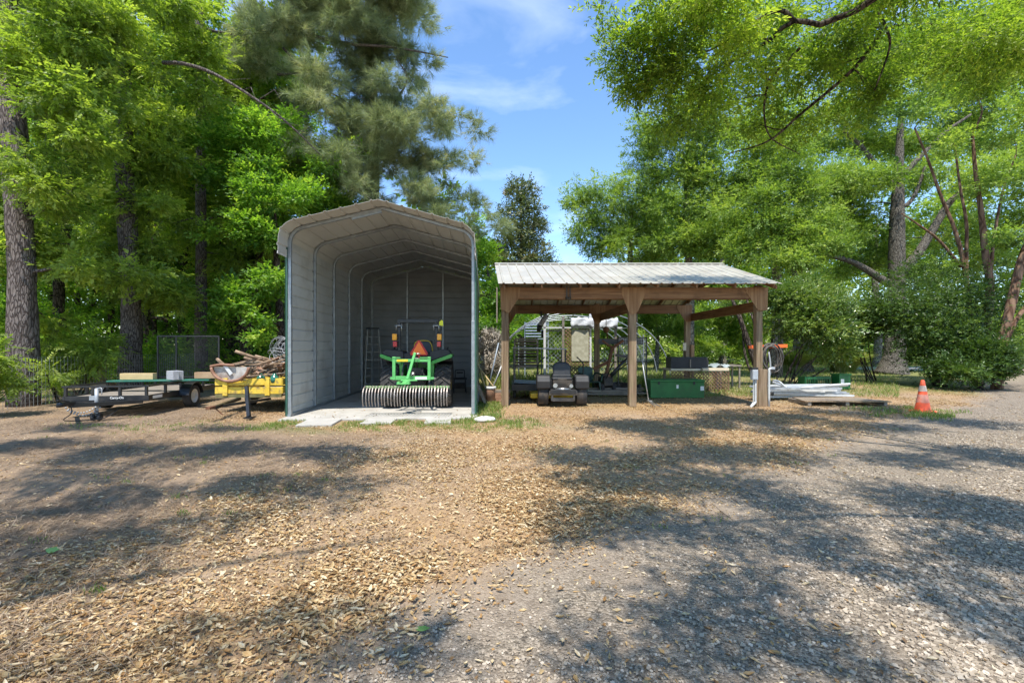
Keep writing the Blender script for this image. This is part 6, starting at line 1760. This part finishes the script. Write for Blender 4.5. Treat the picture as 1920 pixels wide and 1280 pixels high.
# trees seen under the shelter roof
dtree('leafy tree seen below the shelter roof behind the hoop frame', 1230, 30, 0, [pxblob(1200, 600, 29, 50, 26, 1.2), pxblob(1260, 610, 29, 50, 26, 1.2), pxblob(1160, 620, 30, 40, 22, 1.2), pxblob(1225, 570, 29, 60, 22, 1.2), pxblob(1090, 590, 30, 50, 24, 1.2), pxblob(1040, 610, 30, 44, 24, 1.2), pxblob(985, 600, 29, 36, 26, 1)],
      7000, .30, m_='l_far', top=6, r_=.12)
dtree('green undergrowth tree seen between the two right shelter posts', 1350, 33, 0, [pxblob(1340, 590, 32, 46, 30, 1.4), pxblob(1390, 610, 32, 46, 34, 1.4), pxblob(1365, 645, 31, 50, 22, 1.3), pxblob(1310, 630, 32, 30, 24, 1.2)],
      5200, .32, m_='l_far', top=5, r_=.12)
for (px, Y, r_, lb) in ((1314, 40, .27, 'pale straight trunk seen left of the coil of hose beyond the lawn'), (1503, 27, .46, 'thick pale trunk behind the glossy bush on the right'), (1357, 37, .2, 'pale slender trunk among the undergrowth beyond the lawn'), (1645, 34, .25, 'grey trunk between the two right-hand big trees')):
    x_ = X(px, Y)
    tree('broadleaf_tree', lb, 'tree', [Vector((x_, Y, -.1)), Vector((x_, Y, .8)), Vector((x_ + .1, Y, 3)), Vector((x_ - .2, Y, 7)), Vector((x_, Y, 11))], [r_ * 1.5, r_ * 1.05, r_, r_ * .8, r_ * .3],
         [(x_ + rnd.uniform(-3, 3), Y + rnd.uniform(-2, 2), rnd.uniform(6, 12), 1.7, 1.6, 1.0) for _ in range(7)], 'broad', 2600, .36, M['l_far'], M['oakbark'], lr=.4)
# crooked small tree just right of the shelter's back
mt = X(1420, 16.5)
tree('multi_stem_tree', 'small crooked multi-stemmed tree behind the right shelter post', 'tree', trunk_px([(1428, 722, 16), (1418, 690, 16), (1402, 640, 16), (1385, 590, 16), (1372, 560, 16.2)]), [.11, .09, .09, .07, .05],
     [pxblob(1380, 570, 17, 40, 20, .8), pxblob(1460, 560, 16.5, 40, 26, .9), pxblob(1510, 540, 17, 44, 24, .9)], 'spray', 1900, .26, M['l_bush2'], M['darkbark'],
     extra=[([P(1428, 720, 16), P(1405, 690, 16), P(1395, 650, 16.1), P(1392, 600, 16.2)], .05, .03), ([P(1430, 720, 16), P(1425, 660, 16), P(1415, 610, 16), P(1400, 560, 16.4)], .06, .03),
            ([P(1435, 720, 15.8), P(1450, 690, 15.6), P(1480, 660, 15.6), P(1505, 650, 15.7)], .035, .012), ([P(1432, 718, 16), P(1445, 650, 16.4), P(1458, 590, 16.6)], .05, .02)])
# the big oak with forks at the right
oy = 24.5
ob_ = [pxblob(px, py, oy + (rnd.uniform(1, 3) if 1590 < px < 1800 and py > 230 else rnd.uniform(-2.2, 2.2)), rx, ry, 1.5) for (px, py, rx, ry) in (
    (1600, 250, 60, 30), (1660, 200, 60, 30), (1740, 170, 70, 30), (1810, 220, 60, 30), (1870, 190, 60, 34), (1560, 330, 40, 26), (1620, 400, 40, 26), (1650, 470, 40, 24), (1730, 330, 40, 22), (1760, 440, 44, 24),
    (1840, 330, 50, 26), (1880, 420, 50, 30), (1560, 450, 36, 22), (1700, 270, 60, 26), (1620, 120, 80, 34), (1760, 90, 90, 34), (1900, 90, 80, 34), (1600, 500, 40, 20), (1830, 490, 50, 22), (1910, 290, 40, 26))]
tree('oak_tree', 'big grey oak with forked trunk standing behind the dark bushes on the right', 'tree', trunk_px([(1672, 700, oy), (1676, 670, oy), (1680, 600, oy), (1681, 500, oy), (1682, 420, oy), (1684, 350, oy), (1688, 250, oy), (1690, 150, oy)]), [.85, .52, .42, .38, .34, .27, .15, .05],
     clumps(ob_, 8, .5, .8, 1.0), 'spray', 26000, .31, M['l_right'], M['greybark'], tight=.46, lr=.22, twigs=0,
     extra=[([P(1690, 510, oy), P(1725, 470, oy), P(1755, 420, oy), P(1785, 375, oy), P(1840, 335, oy), P(1900, 300, oy)], .25, .09),
            ([P(1678, 540, oy), P(1640, 515, oy), P(1600, 492, oy), P(1552, 478, oy)], .22, .11),
            ([P(1684, 360, oy), P(1650, 320, oy), P(1615, 275, oy), P(1580, 245, oy)], .17, .07), ([P(1684, 340, oy), P(1720, 300, oy), P(1770, 250, oy), P(1820, 215, oy)], .15, .06),
            ([P(1684, 390, oy), P(1705, 380, oy), P(1722, 350, oy), P(1735, 310, oy)], .13, .06)])
# reddish crape myrtle stems
cy = 17.5
tree('crape_myrtle', 'red-brown smooth-barked multi-stem tree behind the dark bushes', 'tree', trunk_px([(1835, 710, cy), (1846, 640, cy), (1856, 540, cy), (1848, 480, cy), (1840, 400, cy), (1830, 330, cy), (1822, 240, cy)]), [.17, .15, .13, .11, .09, .07, .04],
     [pxblob(1790, 130, cy, 60, 26, .9), pxblob(1860, 160, cy, 60, 26, .9), pxblob(1730, 210, cy, 50, 22, .9), pxblob(1890, 250, cy, 50, 24, .9), pxblob(1780, 270, cy, 40, 20, .8), pxblob(1860, 350, cy, 40, 20, .8), pxblob(1700, 130, cy, 50, 22, .9)],
     'broad', 3000, .21, M['l_right'], M['redbark'], tight=.26, lr=.35,
     extra=[([P(1820, 600, cy), P(1808, 500, cy), P(1790, 430, cy), P(1765, 370, cy), P(1740, 300, cy), P(1715, 240, cy)], .09, .03), ([P(1822, 620, cy), P(1812, 510, cy), P(1812, 420, cy), P(1800, 350, cy), P(1790, 270, cy)], .08, .03),
            ([P(1856, 540, cy), P(1862, 460, cy), P(1880, 360, cy), P(1905, 290, cy)], .07, .02), ([P(1802, 500, cy), P(1760, 450, cy), P(1720, 420, cy), P(1690, 400, cy)], .06, .02), ([P(1830, 240, cy), P(1840, 200, cy), P(1800, 150, cy)], .04, .015)])
tree('crape_myrtle', 'leaning red-brown trunk at the right edge above the drive', 'tree', trunk_px([(1868, 700, 15.5), (1880, 640, 15.5), (1898, 560, 15.5), (1915, 490, 15.5), (1940, 420, 15.5), (1960, 300, 15.6)]), [.16, .14, .13, .12, .10, .06],
     [pxblob(1930, 330, 15.5, 60, 30, .9), pxblob(1960, 200, 15.5, 70, 34, 1), pxblob(1900, 440, 15.5, 40, 20, .7)], 'broad', 1700, .21, M['l_right'], M['redbark'], extra=[([P(1885, 640, 15.6), P(1905, 600, 15.6), P(1935, 560, 15.7)], .08, .06)])
# bushes right
bush('camellia_bush', 'large dark glossy bush behind the traffic cone', [pxblob(1730, 590, 17, 60, 40, 1.1), pxblob(1790, 560, 17.2, 60, 40, 1.1), pxblob(1745, 640, 16.8, 44, 36, 1.1), pxblob(1790, 655, 16.6, 60, 42, 1.2), pxblob(1680, 575, 17.4, 50, 30, 1), pxblob(1840, 620, 17, 40, 44, 1), pxblob(1740, 520, 18, 50, 26, 1)],
     'spray', 8000, .225, M['l_bush'], tight=.46, base=(X(1760, 17), 17), stems=6)
bush('camellia_bush', 'dark bush at the right end of the row, beside the drive', [pxblob(1850, 665, 15.4, 34, 30, .8), pxblob(1800, 690, 15.3, 44, 22, .7), pxblob(1880, 700, 15.2, 18, 12, .4)], 'spray', 3400, .22, M['l_bush'], base=(X(1830, 15.4), 15.4))
bush('camellia_bush', 'dark bush left of the big oak foot', [pxblob(1628, 600, 18.5, 40, 28, .9), pxblob(1598, 590, 18.8, 36, 26, .9), pxblob(1600, 640, 18.6, 22, 16, .6)], 'spray', 3000, .24, M['l_bush'], base=(X(1640, 18.5), 18.5))
bush('glossy_bush', 'bright glossy-leaved bush right of the hose coil', [pxblob(1500, 600, 15.8, 50, 34, .9), pxblob(1545, 625, 15.6, 44, 36, .9), pxblob(1480, 560, 16, 44, 26, .9), pxblob(1540, 565, 16, 50, 28, .9), pxblob(1570, 655, 15.6, 30, 20, .6)],
     'spray', 6000, .22, M['l_bush2'], base=(X(1470, 16), 16))
for (px, lb) in ((1580, 'pale arching ornamental grass clump, right of two beyond the bush'), (1480, 'pale arching ornamental grass clump, left of two beyond the bush')):
    Y = 26; e = empty('ornamental_grass', (X(px, Y), Y, 0), 0, lb, 'grass clump')
    n = 2600; th = rng.random(n) * 6.283; rr_ = rng.random(n) * .6
    pos = np.stack([rr_ * np.cos(th), rr_ * np.sin(th), np.zeros(n)], 1); V = []; Fc = []
    for i in range(n):
        L2 = rng.uniform(.9, 1.6); o_ = rng.uniform(.3, .9); c, s = math.cos(th[i]), math.sin(th[i]); w_ = .012
        b = len(V)
        for t in (0, .35, .7, 1):
            q = pos[i] + np.array([c * o_ * t * t * L2, s * o_ * t * t * L2, L2 * (t - .38 * t * t * o_)])
            V += [q + np.array([-s * w_, c * w_, 0]), q - np.array([-s * w_, c * w_, 0])]
        Fc += [(b, b + 1, b + 3, b + 2), (b + 2, b + 3, b + 5, b + 4), (b + 4, b + 5, b + 7, b + 6)]
    mesh_obj('blades', np_mesh('blades', np.array(V), np.array(Fc), np.clip(rng.normal(.6, .2, n * 3), 0, 1)), M['l_grass'], e)
# far grey road at the right
rd = MB(); rd.add([(22, 27, .03), (70, 40, .03), (70, 46, .03), (22, 31.5, .03)], [(0, 1, 2, 3)]); rd = rd.build('far_road', mat('asphalt', (.20, .20, .20), (.26, .26, .26), .9), None); tag(rd, kind='structure')

# ------------------------------------------------------------------ overhanging live oak (near right) and the shade it and its neighbour cast
def shade(px, py, h, r_, ry=None, rz=.5, w=None):
    """a branch blob at height h whose shadow falls on the ground seen at (px, py)"""
    Yg = CH * F / (py - HY); xg = X(px, Yg)
    k = h / -SUN_DIR.z
    b = [xg - SUN_DIR.x * k, Yg - SUN_DIR.y * k, h, r_, ry or r_, rz]
    return tuple(b + ([w] if w else []))
near = [pxblob(1200, 90, 6.2, 50, 40, .5), pxblob(1160, 140, 6.4, 40, 30, .4), pxblob(1260, 60, 6, 60, 45, .5), pxblob(1240, 140, 6.2, 55, 45, .5), pxblob(1310, 130, 6, 55, 45, .6), pxblob(1290, 190, 6.2, 50, 40, .5),
        pxblob(1350, 60, 5.6, 60, 45, .6), pxblob(1390, 140, 6.4, 55, 45, .6), pxblob(1440, 70, 6.2, 60, 45, .6), pxblob(1220, 30, 5.6, 50, 30, .5), pxblob(1170, 50, 6, 30, 30, .4), pxblob(1330, 10, 5.4, 80, 40, .6),
        pxblob(1480, 150, 7, 60, 50, .7), pxblob(1540, 80, 6.6, 60, 50, .7), pxblob(1600, 40, 6, 60, 45, .7), pxblob(1560, 200, 7.5, 55, 40, .7), pxblob(1640, 120, 7, 55, 40, .7), pxblob(1700, 40, 6.4, 60, 40, .7),
        pxblob(1430, 210, 7.2, 40, 35, .6), pxblob(1490, 240, 7.6, 40, 35, .6), pxblob(1260, 220, 6.6, 20, 16, .3), pxblob(1120, 5, 5.6, 16, 14, .2),
        pxblob(1780, 60, 7, 60, 40, .7), pxblob(1850, 30, 7.2, 60, 40, .7), pxblob(1900, 100, 7.6, 50, 34, .6), pxblob(1800, 130, 8, 60, 30, .6), pxblob(1720, 100, 7.4, 50, 30, .6), pxblob(1910, 10, 7, 40, 30, .6), pxblob(1860, 160, 8.4, 50, 24, .6)]
near = [tuple(list(b) + [b[3] * b[5] * 1.15]) for b in near]
shr = []
for (px, py, r_) in ((1080, 850, .55), (1180, 865, .6), (1300, 850, .7), (1420, 850, .7), (1120, 900, .45), (1240, 905, .5), (1370, 905, .5), (1150, 955, .38), (1100, 990, .25), (1220, 985, .3), (1480, 950, .4), (1350, 1000, .3), (1500, 1000, .3),
                     (1700, 860, .5), (1850, 850, .6), (1740, 935, .5), (1860, 960, .6), (1560, 1040, .25), (1400, 1070, .26), (1780, 1020, .35), (1900, 1050, .4),
                     (1300, 1130, .26), (1400, 1160, .22), (1330, 1200, .2), (1820, 1110, .3), (1180, 1235, .16), (1420, 1250, .18), (1530, 1230, .18), (1920, 1200, .24),
                     (1650, 800, .7), (1800, 790, .8), (1500, 810, .5), (1050, 1200, .10), (1240, 1270, .16), (1700, 1270, .12)):
    shr.append(shade(px, py, rnd.uniform(5.2, 6.6), r_ * 1.05, r_ * .68, .22, r_ * r_ * .72))
# crown over the right side of the view: shades the roof corner too
shr += [(4.6, 8.8, 7.6, 1.3, .35, .3, .4), (3.6, 8.9, 7.9, .7, .25, .3, .15)]
tree('live_oak', 'overhanging live oak whose leafy boughs fill the top right corner', 'tree',
     [Vector((9.2, -2.6, -.1)), Vector((9.0, -2.4, 2)), Vector((8.4, -1.6, 4)), Vector((7.4, -.2, 6.2)), Vector((6.2, 1.6, 8.2))], [.62, .48, .42, .36, .22],
     clumps(near, 5, .6, .9, 1.05) + shr, 'oak', 26500, .155, M['l_oak'], M['darkbark'], droop=.45, tight=.36, shell=.5, sub=18, lr=.12, twigs=1,
     extra=[([Vector((7.8, -.9, 5.6)), Vector((6.4, 2.6, 6.4)), P(1640, 0, 5.2), P(1490, 40, 5.6), P(1440, 78, 5.8), P(1380, 112, 6), P(1300, 165, 6.2)], .05, .008),
            ([Vector((6.9, .8, 7.0)), P(1690, -20, 5.8), P(1655, 55, 6.2), P(1600, 130, 6.6), P(1500, 215, 7), P(1440, 265, 7.2), P(1360, 290, 7.3)], .045, .007),
            ([Vector((7.4, -.2, 6.2)), Vector((5.2, .6, 6.6)), Vector((3.0, .9, 6.9)), Vector((.8, .6, 7.0)), Vector((-.6, .2, 7.1))], .05, .01),
            ([Vector((8.4, -1.6, 4)), Vector((9, 2, 6.2)), Vector((9.6, 5, 7.2))], .06, .02), ([Vector((7.4, -.2, 6.2)), Vector((5.8, 3.6, 7.2)), Vector((4.6, 6.6, 7.6)), Vector((4.4, 8.8, 7.7))], .05, .015),
            ([P(1490, 40, 5.6), P(1460, 20, 5.6), P(1400, 50, 5.7), P(1330, 95, 5.9), P(1250, 110, 6)], .03, .006),
            ([P(1500, 90, 6), P(1440, 160, 6.4), P(1440, 250, 6.8), P(1500, 290, 7)], .02, .006), ([P(1340, -30, 5.3), P(1300, 20, 5.5), P(1250, 70, 5.8), P(1190, 110, 6)], .022, .005),
            ([P(1690, -20, 5.8), P(1640, 0, 6), P(1660, 50, 6), P(1668, 90, 6.2), P(1640, 170, 6.4)], .03, .008)])
shl = []
for (px, py, r_, ry) in ((60, 838, 1.3, .5), (260, 845, 1.3, .5), (460, 840, 1.2, .45), (640, 842, .8, .4), (80, 905, .8, .35), (260, 930, .8, .3), (430, 905, .7, .35), (560, 930, .5, .25), (100, 1010, .55, .25), (260, 1000, .45, .22), (20, 1080, .4, .25),
                         (380, 985, .4, .14), (150, 1070, .35, .14), (460, 1190, .22, .14), (560, 1210, .24, .12), (670, 1230, .2, .12), (600, 1150, .10, .06), (740, 1180, .08, .06), (250, 1240, .12, .06), (60, 1240, .12, .08), (820, 1240, .1, .08),
                         (660, 900, .5, .3), (700, 860, .5, .3), (30, 960, .4, .25), (330, 870, .6, .15), (150, 800, 1.0, .3), (420, 800, .7, .25)):
    shl.append(shade(px, py, rnd.uniform(6.6, 8.2), r_, ry, .3, r_ * ry * 2.2))
shl = clumps(shl, 3, .7, 1.0, .6)
tree('live_oak', 'oak rising behind the camera on the left, only its shade falls in view', 'tree',
     [Vector((-5.2, -3.6, -.1)), Vector((-5.0, -3.2, 3)), Vector((-4.6, -2.2, 6)), Vector((-4.2, -.8, 8.4))], [.6, .45, .36, .15], shl, 'oak', 5600, .19, M['l_oak'], M['darkbark'], droop=.2, tight=.36, shell=.6, lr=.12, extra=[([Vector((-4.6, -2.2, 6)), Vector((-3.2, -.6, 7.2)), Vector((-1.2, .2, 7.6))], .05, .015), ([Vector((-4.8, -2.6, 5)), Vector((-6, .5, 6.8)), Vector((-7.5, 3, 7.4))], .06, .015)])
